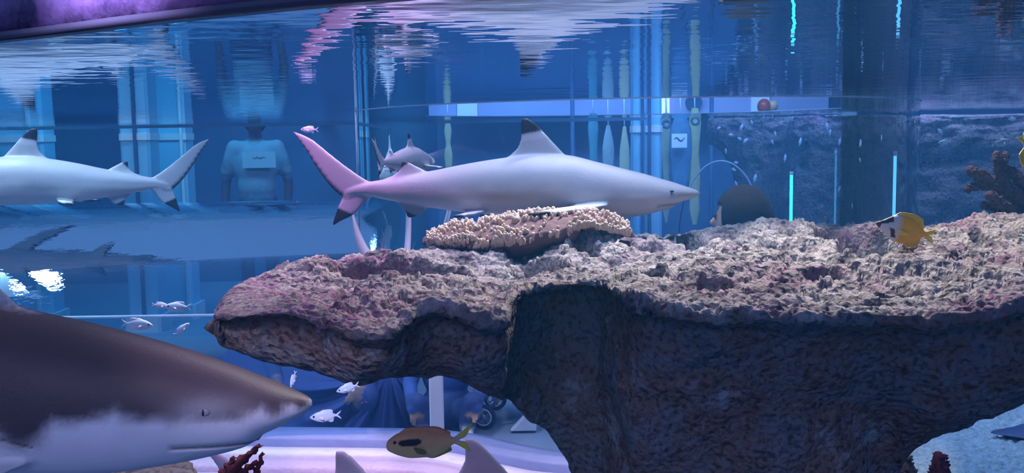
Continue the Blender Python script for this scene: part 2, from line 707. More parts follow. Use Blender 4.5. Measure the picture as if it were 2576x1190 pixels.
nt.links.new(bp.outputs[0], b.inputs['Normal'])
hood = sweep_xy(front, [(.012, WATER_Z + .006), (-.008, WATER_Z + .006), (-.010, WATER_Z + .04), (-.004, WATER_Z + .10), (.03, WATER_Z + .30), (.12, WATER_Z + .30), (.05, WATER_Z + .02)], 'trim_1', m_h)
tag(hood, 'dark purple wet hood along the top of the front window', None, kind='structure')
lip = sweep_xy(front, [(.004, WATER_Z - .004), (-.010, WATER_Z - .002), (-.012, WATER_Z + .006), (.004, WATER_Z + .006)], 'trim_2', plain('dark_seal', (.03, .03, .06), .25, spec=.7))
tag(lip, 'thin dark sealing strip under the purple hood', None, kind='structure')
# front pane
pane = sweep_xy(front, [(0.0, FLOOR_Z), (0.0, WATER_Z), (.03, WATER_Z), (.03, FLOOR_Z)], 'window_1', M_pane)
tag(pane, 'curved clear acrylic front window of the tank', None, kind='structure')
# back pane with its water line frame
m = MB()
m.box((-2.6, 6.62, -.6), (7.0, .04, 2.2))
tag(m.build('window_2', M_pane), 'flat clear acrylic back window of the tank before the hall', None, kind='structure')
m = MB()
m.box((-2.6, 6.56, WATER_Z - .006), (7.0, .02, .012))
tag(m.build('trim_3', M_pillar), 'thin pale water line strip on the back window', None, kind='structure')

# ------------------------------------------------------------------ hall pillars
def pillar(x0, x1, d, label, ribs):
    a, b_ = P(x0, 420, d), P(x1, 420, d)
    w = b_.x - a.x
    t = empty('hall_pillar', ((a.x + b_.x) / 2, d, FLOOR_Z), label, 'pillar', 'pale pillars of the hall')
    c = t.location
    m = MB()
    m.box((c.x, c.y, .3), (w, .22, 3.4), bev=.02)
    m.build('shaft', M_pillar, t)
    for k in ribs:
        m = MB()
        m.box((c.x + (k - .5) * w, c.y - .12, .3), (.022, .03, 3.4))
        m.build('rib', M_navy if k < .7 else M_white, t)
    m = MB()
    m.box((c.x, c.y, FLOOR_Z + .06), (w + .05, .28, .12), bev=.02)
    m.build('base', M_white, t)
    m = MB()
    m.box((c.x, c.y, .06), (w + .012, .24, .05), bev=.02)
    m.build('collar', M_white, t)


pillar(318, 392, 7.4, 'pale blue pillar right beside a twin pillar behind the shark tail', (.55,))
pillar(402, 480, 7.9, 'dimmer pale blue pillar next to the person in the white shirt', (.9,))
pillar(-30, 128, 7.6, 'wide pale blue pillar behind the black tipped dorsal fin', (.3, .8))
pillar(1590, 1660, 7.6, 'pale pillar between the hanging goods in the shop', (.3, .55))

# lit fascia of the hall, seen through the column just above the far water line
fa0, fa1 = P(1080, 290, 9.4), P(2080, 262, 9.4)
m = MB()
m.box(((fa0.x + fa1.x) / 2, 9.4, .36), (fa1.x - fa0.x, .1, .34))
fas = m.build('trim_4', plain('lilac_fascia', (.46, .40, .62), .6, var=.25, scale=2.5))
tag(fas, 'lilac fascia band running along the hall above the water line', None, kind='structure')
for (a_, b_, strg) in ((1612, 1640, .5), (1642, 1684, .85), (1150, 1200, .12), (1890, 1935, .10)):
    xa, xb = P(a_, 260, 9.33).x, P(b_, 260, 9.33).x
    m = MB()
    m.box(((xa + xb) / 2, 9.335, .36), (xb - xa, .03, .33))
    m.build('panel', emit('fascia_glow_%d' % a_, (.72, .76, 1.0), strg), fas)
q_ = P(1745, 258, 9.33)
m = MB()
m.tube([(q_.x, 9.30, q_.z), (q_.x, 9.36, q_.z)], .075, 24)
m.build('speaker_grille', M_navy, fas)

# ================================================================== tunnel, column, kerb
TY, TR = 5.1, 1.1
tun = empty('viewing_tunnel', (-2.0, TY, FLOOR_Z), 'clear acrylic half round tunnel lying along the tank floor', 'tunnel')
xs = np.linspace(-6.0, -.62, 60)
an = np.linspace(math.radians(9.6), math.radians(170.4), 60)
V = np.zeros((60, 60, 3))
V[..., 0] = xs[:, None]
V[..., 1] = TY - TR * np.cos(an)[None]
V[..., 2] = FLOOR_Z + TR * np.sin(an)[None]
link('shell', grid_mesh('shell', V), M_tunnel, tun)
M_joint = plain('clear_joint', (.50, .66, .90), .2, spec=.6)
# bright seam running along the tunnel flank
for (q0, q1, dd, r) in (((215, 798, 0), (700, 792, 0), 4.13, .006),):
    a, b_ = P(q0[0], q0[1], dd), P(q1[0], q1[1], dd)
    m = MB()
    m.tube([(a.x - 2, a.y, a.z), (b_.x + .3, b_.y, a.z)], r, 6)
    m.build('seam', M_joint, tun, True)

# vertical column
colm = empty('acrylic_column', (CX, CY, -.62), 'wide clear acrylic cylinder standing behind the swimming shark', 'column')
an = np.linspace(0, 2 * np.pi, 120, endpoint=False)
zs = np.linspace(-.62, .75, 8)
V = np.zeros((120, 8, 3))
V[..., 0] = CX + CR * np.cos(an)[:, None]
V[..., 1] = CY + CR * np.sin(an)[:, None]
V[..., 2] = zs[None]
link('shell', grid_mesh('shell', V, closed_u=True), M_air, colm)
m = MB()
m.torus((CX, CY, -.62), (0, 0, 1), CR, .012, 90, 8)
m.build('base_ring', M_joint, colm, True)
m = MB()
m.torus((CX, CY, WATER_Z), (0, 0, 1), CR + .002, .0025, 120, 6)
m.build('water_line_ring', M_joint, colm, True)
for ja in (math.radians(192), math.radians(358)):
    m = MB()
    m.tube([(CX + (CR + .002) * math.cos(ja), CY + (CR + .002) * math.sin(ja), z) for z in (-.62, .75)], .003, 6)
    m.build('vertical_seam', M_joint, colm, True)
# white strips painting the curved highlights at the foot of the column
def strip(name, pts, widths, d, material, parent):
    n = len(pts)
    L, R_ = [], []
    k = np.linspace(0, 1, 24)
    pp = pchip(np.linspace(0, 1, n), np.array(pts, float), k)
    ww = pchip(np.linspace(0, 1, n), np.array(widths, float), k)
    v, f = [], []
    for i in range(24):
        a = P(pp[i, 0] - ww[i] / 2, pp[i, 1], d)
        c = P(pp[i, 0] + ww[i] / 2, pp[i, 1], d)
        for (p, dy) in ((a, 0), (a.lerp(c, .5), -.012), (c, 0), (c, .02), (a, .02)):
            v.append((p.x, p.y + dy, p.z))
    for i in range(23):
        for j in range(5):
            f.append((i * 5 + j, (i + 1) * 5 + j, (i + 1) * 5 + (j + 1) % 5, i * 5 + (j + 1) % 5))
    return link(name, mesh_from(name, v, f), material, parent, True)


strip('highlight_strip', [(886, 535), (896, 580), (910, 620), (938, 668)], [3, 14, 24, 36], 3.55, M_white, colm)
strip('highlight_strip', [(1130, 528), (1122, 560), (1112, 600), (1106, 640)], [10, 12, 10, 8], 3.55, M_white, colm)

# kerb: stepped pale sill at the foot of the tunnel and the glass beyond it
kp = []
for (px, py) in ((560, 1092), (700, 1095), (900, 1097), (1060, 1100), (1160, 1112), (1260, 1135), (1370, 1155), (1480, 1162), (1640, 1168)):
    r = ray(px, py)
    k = -1.22 / r.z
    kp.append((r.x * k, r.y * k))
kp = [(-3.4, kp[0][1] + .02), (-2.0, kp[0][1] + .01)] + kp
kp = np.array(kp)
kx = np.linspace(kp[0, 0], kp[-1, 0], 90)
kpath = np.stack([kx, pchip(kp[:, 0], kp[:, 1], kx)], -1)
kerb = empty('tunnel_kerb', (-.5, 4.0, FLOOR_Z), 'stepped pale lilac kerb along the foot of the tunnel', 'kerb')
M_k1 = plain('pale_blue_sill', (.30, .34, .66), .4, bump=.2, scale=30)
M_k2 = plain('lilac_sill', (.82, .76, .95), .4, bump=.2, scale=40)
M_k3 = plain('pinkish_sill', (.66, .50, .70), .5, bump=.5, scale=60)
for i, (o0, o1, z0, z1, mm) in enumerate(((-.02, .12, -1.40, -1.22, M_k1), (-.10, -.022, -1.40, -1.262, M_k2), (-.20, -.102, -1.40, -1.285, M_k3), (-.42, -.202, -1.40, -1.315, M_k2))):
    sweep_xy(kpath, [(o0, z0), (o0 - .004, z1 - .014), (o0 + .012, z1), (o1, z1), (o1, z0)], 'step', mm, kerb, False)
# glass wall above the right end of the kerb
sel = kpath[kpath[:, 0] > -.60]
t = sweep_xy(sel, [(.05, -1.23), (.05, -.40), (.07, -.40), (.07, -1.23)], 'window_3', M_pane)
tag(t, 'curved clear acrylic wall rising from the pale kerb', None, kind='structure')

# ================================================================== rocks
def rock_material(name, top_cols, face_cols, scale=1.0):
    m, nt, b = mat(name)
    tc = N(nt, 'ShaderNodeTexCoord')
    at = N(nt, 'ShaderNodeAttribute', attribute_name='hide')
    sx = N(nt, 'ShaderNodeSeparateColor')
    nt.links.new(at.outputs['Color'], sx.inputs[0])
    n1 = N(nt, 'ShaderNodeTexNoise', Scale=14.0 * scale, Detail=6.0, Roughness=.65)
    n2 = N(nt, 'ShaderNodeTexNoise', Scale=4.5 * scale, Detail=5.0)
    n3 = N(nt, 'ShaderNodeTexNoise', Scale=90.0 * scale, Detail=4.0)
    vo = N(nt, 'ShaderNodeTexVoronoi', Scale=75.0 * scale)
    for n in (n1, n2, n3, vo):
        nt.links.new(tc.outputs['Object'], n.inputs['Vector'])

    def ramp(src, stops):
        r = N(nt, 'ShaderNodeValToRGB')
        el = r.color_ramp.elements
        el[0].position, el[0].color = stops[0][0], (*stops[0][1], 1)
        el[1].position, el[1].color = stops[-1][0], (*stops[-1][1], 1)
        for p, c in stops[1:-1]:
            e = el.new(p)
            e.color = (*c, 1)
        nt.links.new(src, r.inputs['Fac'])
        return r.outputs[0]
    topc = ramp(n1.outputs['Fac'], top_cols)
    pink = ramp(n2.outputs['Fac'], [(.50, (0, 0, 0)), (.66, (1, 1, 1))])
    fine = ramp(n3.outputs['Fac'], [(.42, (0, 0, 0)), (.62, (1, 1, 1))])
    ml = N(nt, 'ShaderNodeMath', operation='MULTIPLY')
    nt.links.new(pink, ml.inputs[0])
    nt.links.new(fine, ml.inputs[1])
    ad = N(nt, 'ShaderNodeMath', operation='ADD', use_clamp=True)
    nt.links.new(ml.outputs[0], ad.inputs[0])
    g2 = N(nt, 'ShaderNodeMath', operation='MULTIPLY')
    nt.links.new(sx.outputs[1], g2.inputs[0])
    nt.links.new(fine, g2.inputs[1])
    nt.links.new(g2.outputs[0], ad.inputs[1])
    mx = N(nt, 'ShaderNodeMixRGB')
    nt.links.new(ad.outputs[0], mx.inputs['Fac'])
    nt.links.new(topc, mx.inputs['Color1'])
    mx.inputs['Color2'].default_value = (.25, .10, .19, 1)
    n4 = N(nt, 'ShaderNodeTexNoise', Scale=6.5 * scale, Detail=6.0, Roughness=.72)
    nt.links.new(tc.outputs['Object'], n4.inputs['Vector'])
    facec = ramp(n4.outputs['Fac'], face_cols)
    m2 = N(nt, 'ShaderNodeMixRGB')
    nt.links.new(sx.outputs[0], m2.inputs['Fac'])
    nt.links.new(facec, m2.inputs['Color1'])
    nt.links.new(mx.outputs[0], m2.inputs['Color2'])
    # small dark pores
    pr = ramp(n3.outputs['Fac'], [(.36, (.45, .45, .45)), (.50, (1, 1, 1))])
    m3 = N(nt, 'ShaderNodeMixRGB', blend_type='MULTIPLY')
    m3.inputs['Fac'].default_value = 1
    nt.links.new(m2.outputs[0], m3.inputs['Color1'])
    nt.links.new(pr, m3.inputs['Color2'])
    nt.links.new(m3.outputs[0], b.inputs['Base Color'])
    b.inputs['Roughness'].default_value = .85
    b.inputs['Specular IOR Level'].default_value = .15
    ad2 = N(nt, 'ShaderNodeMath', operation='ADD')
    nt.links.new(n3.outputs['Fac'], ad2.inputs[0])
    nt.links.new(vo.outputs['Distance'], ad2.inputs[1])
    bp = N(nt, 'ShaderNodeBump', Strength=.7, Distance=.008)
    nt.links.new(ad2.outputs[0], bp.inputs['Height'])
    nt.links.new(bp.outputs[0], b.inputs['Normal'])
    return m


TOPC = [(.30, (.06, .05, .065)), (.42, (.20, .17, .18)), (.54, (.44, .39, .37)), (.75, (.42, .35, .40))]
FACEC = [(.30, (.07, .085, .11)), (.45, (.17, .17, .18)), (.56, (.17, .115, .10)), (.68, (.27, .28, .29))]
M_rock = rock_material('reef_rock', TOPC, FACEC)

# stations: px, then rows (py, distance): back edge, middle, lip, face, foot
F = 'floor'
ST = [
    (538, (801, 1.82), (803, 1.78), (806, 1.75), (808, 1.75), (811, 1.78)),
    (541, (783, 1.86), (790, 1.78), (805, 1.71), (820, 1.71), (834, 1.76)),
    (549, (763, 1.90), (777, 1.78), (803, 1.67), (832, 1.67), (853, 1.74)),
    (565, (742, 1.95), (765, 1.80), (800, 1.65), (845, 1.64), (872, 1.72)),
    (605, (710, 2.02), (750, 1.84), (795, 1.63), (850, 1.62), (888, 1.72)),
    (700, (690, 2.14), (738, 1.90), (790, 1.62), (860, 1.61), (908, 1.72)),
    (800, (673, 2.26), (728, 1.96), (810, 1.60), (872, 1.60), (922, 1.72)),
    (900, (658, 2.36), (730, 2.0), (842, 1.56), (888, 1.58), (932, 1.74)),
    (960, (651, 2.42), (728, 2.0), (848, 1.55), (892, 1.58), (935, 1.76)),
    (1090, (636, 2.56), (708, 2.1), (785, 1.63), (870, 1.62), (938, 1.80)),
    (1200, (625, 2.68), (690, 2.2), (812, 1.63), (905, 1.65), (985, 1.86)),
    (1260, (618, 2.74), (682, 2.25), (812, 1.66), (900, 1.68), (1003, 1.90)),
    (1300, (612, 2.80), (675, 2.30), (728, 1.88), (890, 1.90), (1020, 1.98)),
    (1400, (600, 2.90), (655, 2.40), (718, 1.95), (930, 1.98), (1115, 2.05)),
    (1440, (594, 2.92), (652, 2.40), (716, 1.95), (950, 1.99), (1170, 2.08)),
    (1510, (588, 2.95), (650, 2.40), (720, 1.93), (980, 1.96), (1330, 2.10)),
    (1600, (602, 2.98), (665, 2.30), (768, 1.70), (1000, 1.78), (1800, 2.1)),
    (1700, (606, 3.0), (668, 2.25), (795, 1.62), (1010, 1.76), F),
    (1760, (594, 3.0), (668, 2.22), (801, 1.60), (1010, 1.75), F),
    (1850, (572, 3.0), (662, 2.2), (796, 1.60), (1010, 1.75), F),
    (1920, (564, 3.0), (660, 2.2), (795, 1.60), (1010, 1.75), F),
    (2010, (572, 3.0), (660, 2.2), (799, 1.60), (1010, 1.75), F),
    (2110, (580, 3.0), (658, 2.2), (800, 1.60), (1010, 1.76), (2000, 2.1)),
    (2200, (566, 3.0), (655, 2.2), (802, 1.60), (1005, 1.77), (1500, 2.05)),
    (2280, (562, 3.0), (652, 2.2), (803, 1.60), (980, 1.74), (1165, 1.96)),
    (2350, (566, 3.0), (650, 2.2), (803, 1.60), (945, 1.70), (1090, 1.90)),
    (2430, (560, 3.0), (650, 2.2), (800, 1.60), (925, 1.68), (1050, 1.86)),
    (2500, (546, 3.0), (646, 2.2), (790, 1.60), (910, 1.66), (1028, 1.82)),
    (2590, (540, 3.0), (640, 2.2), (772, 1.60), (890, 1.65), (998, 1.80)),
    (2720, (545, 2.95), (640, 2.2), (765, 1.60), (870, 1.64), (950, 1.78)),
    (2850, (590, 2.7), (650, 2.2), (760, 1.65), (830, 1.66), (890, 1.78)),
    (2920, (680, 2.3), (700, 2.1), (740, 1.80), (770, 1.80), (800, 1.85)),
]
ctrl = []
for s in ST:
    rows = [P(s[0], q[0], q[1]) if q != F else None for q in s[1:]]
    if rows[4] is None:
        p = rows[3]
        rows[4] = Vector((p.x * 2.1 / p.y, 2.1, FLOOR_Z - .02))
    bk, foot = rows[0], rows[4]
    lp = s[3]
    ul = P(s[0], lp[0] + (14 if s[0] > 560 else 4), lp[1] + (.045 if s[0] > 560 else .01))
    fd = max(s[4][1], lp[1] + .055) if s[0] > 560 else s[4][1]
    rows[3] = P(s[0], s[4][0], fd)
    th = min(.22, max(.0, (bk.z - foot.z) * .6))
    under = Vector((bk.x * .97, bk.y - .12, min(foot.z + .02, bk.z - th)))
    if foot.z < -1.0:
        under = Vector((foot.x + .05, 2.75, FLOOR_Z - .02))
    back = Vector((bk.x, bk.y + .03, bk.z - th * .6))
    ctrl.append([tuple(v) for v in (bk, rows[1], rows[2], ul, rows[3], foot, under, back, bk)])
ctrl = np.array(ctrl)
ctrl[0] = ctrl[1].mean(0)[None] * .985 + ctrl[0].mean(0)[None] * .015
NU = 640
us = np.linspace(0, 1, NU)
stx = np.array([s[0] for s in ST], float)
ux = stx[0] + (stx[-1] - stx[0]) * us
G = pchip(stx, ctrl, ux)                      # NU x 9 x 3
vv = np.concatenate([np.linspace(0, 1, 110, endpoint=False), np.linspace(1, 2, 110, endpoint=False), np.linspace(2, 3, 14, endpoint=False),
                     np.linspace(3, 4, 70, endpoint=False), np.linspace(4, 5, 70, endpoint=False), np.linspace(5, 8, 40, endpoint=False)])
G2 = pchip(np.arange(9.), np.swapaxes(G, 0, 1), vv)       # NV x NU x 3
V = np.swapaxes(G2, 0, 1).copy()
nz_lip = fbm(V * 9.0, 3)
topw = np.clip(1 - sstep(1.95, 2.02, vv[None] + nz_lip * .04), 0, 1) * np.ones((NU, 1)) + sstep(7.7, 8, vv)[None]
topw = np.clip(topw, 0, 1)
# soften the crease between back and front rows
nrm = grid_normals(V, True)
if nrm[NU // 2, 60, 2] < 0:
    nrm = -nrm
# terraces and pits on the top
lf = fbm(V * np.array([5.0, 5.5, 5.0]) + 3.1, 3)
terr = np.round(lf * 3.2 + .5 * pn(V * 14)) / 3.2
terr = .72 * terr + .28 * lf
rg = ridged(V * 16.0, 4, .55)
pits = worley(V * 34.0)
pits2 = worley(V * 85.0 + 5)
edge = np.minimum(sstep(0, .12, us), sstep(1, .93, us))[:, None]
lipk = (1 - .65 * sstep(1.35, 1.85, vv) - .45 * sstep(.35, .0, vv))[None]
flake = ridged(V * np.array([20.0, 34.0, 20.0]) + 2, 3, .6)
disp = topw * edge * (lipk * .046 * terr + .0045 * rg + .0055 * flake + .005 * (pits - .55) - .012 * (1 - sstep(.12, .42, pits)) - .007 * (1 - sstep(.10, .40, pits2)))
face = (1 - topw) * edge * (.020 * fbm(V * 5.0, 4) - .004 * (1 - sstep(.05, .32, worley(V * 48.0))) + .003 * rg)
CR3 = np.array(CAM_R)
cv = V @ CR3
ipx, ipy = W / 2 + FPX * cv[..., 0] / -cv[..., 2], H / 2 - FPX * cv[..., 1] / -cv[..., 2]
wob = 13 * fbm(V * 8 + 31, 3)
for hx_, hy_, rx_, ry_, dep in ((1905, 625, 82, 22, .040), (2205, 622, 100, 34, .050), (1520, 612, 62, 11, .035), (1830, 660, 60, 9, .020), (1000, 690, 175, 15, .040), (2340, 628, 44, 11, .030), (1480, 640, 40, 9, .025),
                                (2480, 605, 50, 12, .030), (1345, 668, 75, 14, .030), (1750, 618, 40, 9, .022), (2060, 690, 60, 9, .016), (2420, 690, 55, 9, .016), (1640, 700, 50, 9, .014), (880, 745, 60, 12, .018),
                                (1130, 725, 70, 10, .02), (1980, 745, 50, 8, .012), (2250, 740, 60, 8, .012), (1800, 735, 50, 8, .012), (2520, 650, 40, 9, .02), (1650, 640, 60, 9, .02), (2090, 600, 40, 8, .02)):
    e = np.hypot((ipx - hx_ + wob) / rx_, (ipy - hy_ + .4 * wob) / ry_)
    V[..., 2] -= 2.8 * dep * topw * edge * (1 - sstep(.86, 1.10, e))
V = V + nrm * (disp + face + .006 * (1 - edge) * fbm(V * 22, 4))[..., None]
# raise/lower the lip a little along its length so the edge is ragged
me = grid_mesh('table_rock', V[:, ::-1], closed_v=True)
left = sstep(.42, .05, us)[:, None] * np.ones((1, V.shape[1]))
pinkw = np.clip(left * .75 + .12 * sstep(.1, .5, fbm(V * 3.0 + 9, 3)), 0, 1)
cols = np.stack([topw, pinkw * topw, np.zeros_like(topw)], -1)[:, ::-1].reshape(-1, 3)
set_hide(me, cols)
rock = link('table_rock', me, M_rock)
tag(rock, 'large mushroom shaped reef rock with pitted pale top and dark front', 'rock')

# ================================================================== sharks
M_skin = attr_skin('shark_skin', .5, .10, 18, .35, .15, 240)
M_eye = plain('dark_eye', (.02, .02, .025), .1, spec=.8, var=0)
M_eyering = plain('eye_ring', (.38, .34, .36), .4, var=.05)
BACK, BELLY, BLACK = np.array([.40, .41, .49]), np.array([.66, .66, .70]), np.array([.012, .010, .016])

# side outline measured on the shark over the rock (unit: its pixels; nose to the right)
BODY = [  # x, y_top, y_bottom, half width, height of widest point
    (872, 474, 490, 7, .5), (900, 464, 491, 11, .5), (930, 457, 494, 15, .5), (970, 451, 503, 21, .5), (1030, 440, 513, 32, .5), (1100, 427, 525, 43, .48),
    (1180, 411, 536, 54, .46), (1270, 397, 542, 64, .45), (1350, 389, 546, 70, .45), (1420, 390, 549, 73, .45), (1500, 407, 551, 71, .45),
    (1560, 422, 549, 66, .45), (1620, 437, 541, 58, .45), (1665, 450, 530, 50, .45), (1690, 457, 523, 45, .48), (1705, 462, 511, 41, .5), (1730, 470, 503, 33, .5), (1750, 477, 496, 22, .5), (1762, 484, 489, 6, .5)]
FINS = {
    'dorsal': dict(L=[(1440, 408), (1424, 393), (1395, 362), (1366, 331), (1346, 311), (1326, 298)], T=[(1275, 412), (1276, 398), (1302, 372), (1311, 342), (1309, 315), (1312, 299)], black=.63),
    'dorsal2': dict(L=[(1085, 440), (1070, 429), (1048, 418), (1028, 408), (1014, 404)], T=[(975, 458), (965, 452), (990, 441), (1008, 424), (1010, 406)], black=.72),
    'upper': dict(L=[(965, 462), (932, 457), (880, 425), (830, 386), (782, 348), (738, 329)], T=[(895, 492), (872, 500), (838, 475), (800, 425), (768, 372), (741, 334)], black=2, trail=.86),
    'lower': dict(L=[(955, 488), (926, 500), (905, 525), (884, 543), (855, 557), (836, 569)], T=[(885, 478), (866, 494), (856, 508), (848, 526), (840, 548), (834, 566)], black=.55),
    'anal': dict(L=[(1095, 515), (1078, 522), (1058, 540), (1040, 547), (1028, 549)], T=[(1005, 505), (1000, 512), (1012, 524), (1020, 534), (1022, 545)], black=.62),
}


def shark_parts(skin_fn=None, tips=True, pect_sweep=1.0, body=BODY, fins=FINS, wscale=1.0, dz=0):
    parts = []
    st = [(x, -yt, -yb, w * wscale, k) for x, yt, yb, w, k in body]
    v, f, t = loft_body(st)
    n = pn(np.stack([v[:, 0] * .016, v[:, 1] * .03, v[:, 2] * .03], -1))
    band = sstep(.34, .60, t + .10 * n)
    c = BELLY[None] * (1 - band[:, None]) + BACK[None] * band[:, None]
    if skin_fn:
        c = skin_fn(v, c)
    else:
        x_, y_ = v[:, 0], -v[:, 2]
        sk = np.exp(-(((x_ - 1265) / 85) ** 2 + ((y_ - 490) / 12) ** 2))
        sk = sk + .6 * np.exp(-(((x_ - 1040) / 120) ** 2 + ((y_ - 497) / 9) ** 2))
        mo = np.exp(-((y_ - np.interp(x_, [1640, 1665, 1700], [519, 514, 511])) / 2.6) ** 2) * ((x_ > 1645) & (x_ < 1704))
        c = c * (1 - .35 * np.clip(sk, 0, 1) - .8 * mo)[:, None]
    parts.append((v, f, c))
    for nm, d in fins.items():
        L = [(x, 0, -y) for x, y in d['L']]
        T = [(x, 0, -y) for x, y in d['T']]
        v, f, uv = fin(L, T, (0, 1, 0), .085 if nm in ('upper', 'lower') else .10, 6.0)
        c = np.tile(BACK * 1.05, (len(v), 1))
        if tips:
            c[uv[:, 0] > d['black']] = BLACK
            if 'trail' in d:
                c[(uv[:, 1] > d['trail'])] = BLACK
            if nm == 'dorsal':
                c[(uv[:, 0] > .52) & (uv[:, 0] <= d['black'])] = BACK * 1.3
        parts.append((v, f, c))
    return parts


def pair_fin(parts, L, T, curve=(0, 0, 0), tips=True, thick=.07, both=True):
    for sgn in ((-1, 1) if both else (-1,)):
        LL = [(x, sgn * y, -z) for x, y, z in L]
        TT = [(x, sgn * y, -z) for x, y, z in T]
        v, f, uv = fin(LL, TT, (0, .25 * sgn, 1), thick, 6.0)
        top = np.array([p[2] for p in v])
        c = np.tile(BELLY * .95, (len(v), 1))
        if tips:
            c[(uv[:, 0] > .86)] = BLACK
            c[(uv[:, 1] > .90)] = BLACK * 6
        parts.append((v, f, c))


def std_pairs(parts, tips=True):
    # pectorals: broad blades held almost level, swept back; pelvics smaller
    pair_fin(parts, [(1535, 48, 512), (1510, 90, 513), (1470, 145, 515), (1410, 200, 518), (1345, 232, 521)],
             [(1440, 48, 518), (1420, 90, 517), (1385, 140, 518), (1350, 190, 520), (1322, 228, 523)], tips=tips)
    pair_fin(parts, [(1232, 30, 528), (1215, 55, 530), (1190, 78, 534), (1160, 95, 537)], [(1165, 30, 536), (1160, 52, 537), (1150, 75, 538), (1140, 92, 539)], tips=tips)


def frame(cx, cy, d, flip=False, yaw=0.0, pitch=0.0, scale=1.0):
    o = P(cx, cy, d)
    ex = P(cx + 1, cy, d) - o
    ez = P(cx, cy - 1, d) - o
    u = ex.length * scale
    ex, ez = ex.normalized(), ez.normalized()
    ey = ez.cross(ex)
    B = Matrix((ex, ey, ez)).transposed()
    R = Matrix.Rotation(yaw, 3, 'Z') @ Matrix.Rotation(pitch, 3, 'Y')
    B = B @ R
    if flip:
        B = B @ Matrix.Rotation(math.pi, 3, 'Z')
    return o, B, u


def shark(name, label, parts, ref, o, B, u, voxel, group='blacktip sharks swimming in the tank', eye=(1683, 479, 46), wscale=1.0, bend=None):
    """ref: outline point that lands on o"""
    rx, ry = ref
    out = []
    for v, f, c in parts:
        v = np.array(v, float).copy()
        v[:, 0] -= rx
        v[:, 2] += ry
        if bend:
            x0, amt = bend
            k = np.clip((x0 - v[:, 0]) / 600.0, 0, 2)
            v[:, 1] += amt * k * k
        out.append((v * u, f, c))
    me = fuse(name, out, voxel)
    me.transform(B.to_4x4())
    ob = link(name, me, M_skin)
    ob.location = o
    tag(ob, label, 'shark', group)
    if eye:
        for sgn in (-1, 1):
            p = Vector((eye[0] - rx, sgn * eye[2], ry - eye[1])) * u
            m = MB()
            m.ball((0, 0, 0), (5.5 * u, 2.0 * u, 2.6 * u), 14, 9)
            e = m.build('eye', M_eye, None, True)
            e.data.transform((B.to_4x4()))
            e.parent = ob
            e.location = B @ p
    return ob


# 1 the shark above the rock
pts = shark_parts()
std_pairs(pts)
o, B, u = frame(1330, 470, 2.85)
shark('blacktip_shark', 'pale blacktip shark gliding right above the table coral', pts, (1330, 470), o, B, u, .0042, bend=(-150, -6))
# 2 the shark over the tunnel, facing left
pts = shark_parts()
std_pairs(pts)
o, B, u = frame(85, 322, 4.5, flip=True, yaw=math.radians(-3), pitch=math.radians(0), scale=.78)
shark('blacktip_shark', 'bluish blacktip shark heading left over the acrylic tunnel', pts, (1322, 298), o, B, u, .0048, bend=(-100, 10))
# 3 small shark added for a reflection in the column behind the big one's tail
pts = shark_parts()
std_pairs(pts)
o, B, u = frame(934, 348, 2.98, yaw=math.radians(74), scale=.43)
shark('blacktip_shark', 'small grey shark added for a reflection in the column behind the pink tail', pts, (742, 334), o, B, u, .0036)
# 4 two sharks passing low behind the brown fish
for (px, py, d, sc, lab) in ((856, 1131, 2.78, 1.05, 'mauve shark low before the kerb with a fin left of the brown fish'), (1182, 1100, 3.12, 1.15, 'mauve shark low before the kerb with a fin behind the yellow tail')):
    pts = shark_parts(tips=False)
    std_pairs(pts, False)
    o, B, u = frame(px, py, d, pitch=math.radians(1), scale=sc)
    shark('blacktip_shark', lab, pts, (1322, 298), o, B, u, .0062)

# 5 the big head at the front window
NB = [(-1290, 880, 935, 24, .5), (-1200, 862, 955, 40, .5), (-1000, 800, 1010, 80, .5), (-750, 722, 1080, 130, .48), (-500, 685, 1130, 165, .46), (-250, 690, 1165, 182, .45), (-100, 728, 1178, 184, .45),
      (0, 757, 1186, 182, .45), (100, 785, 1191, 177, .45), (200, 806, 1191, 170, .45), (300, 831, 1186, 160, .45), (430, 868, 1168, 143, .45), (540, 904, 1146, 122, .46), (620, 934, 1124, 104, .48),
      (648, 946, 1108, 97, .5), (664, 952, 1093, 92, .5), (700, 967, 1076, 78, .5), (740, 984, 1055, 56, .5), (770, 996, 1039, 32, .5), (786, 1006, 1027, 10, .5)]
NF = {
    'dorsal': dict(L=[(110, 815), (62, 776), (5, 722), (-90, 610), (-170, 520), (-240, 455)], T=[(-330, 730), (-320, 690), (-262, 620), (-250, 560), (-262, 500), (-250, 458)], black=.72),
    'dorsal2': dict(L=[(-780, 760), (-820, 725), (-880, 690), (-930, 670)], T=[(-1020, 830), (-1040, 805), (-990, 760), (-945, 676)], black=.7),
    'upper': dict(L=[(-1190, 890), (-1280, 880), (-1400, 790), (-1540, 660), (-1690, 560)], T=[(-1310, 950), (-1370, 960), (-1460, 850), (-1580, 700), (-1690, 575)], black=2, trail=.86),
    'lower': dict(L=[(-1190, 930), (-1270, 950), (-1340, 1060), (-1470, 1140)], T=[(-1340, 930), (-1380, 950), (-1430, 1050), (-1480, 1135)], black=.55),
    'anal': dict(L=[(-800, 1040), (-850, 1070), (-920, 1130), (-970, 1150)], T=[(-1000, 990), (-1020, 1010), (-1000, 1080), (-985, 1140)], black=.6),
}
NBACK, NBELLY = np.array([.085, .058, .070]), np.array([.86, .80, .82])


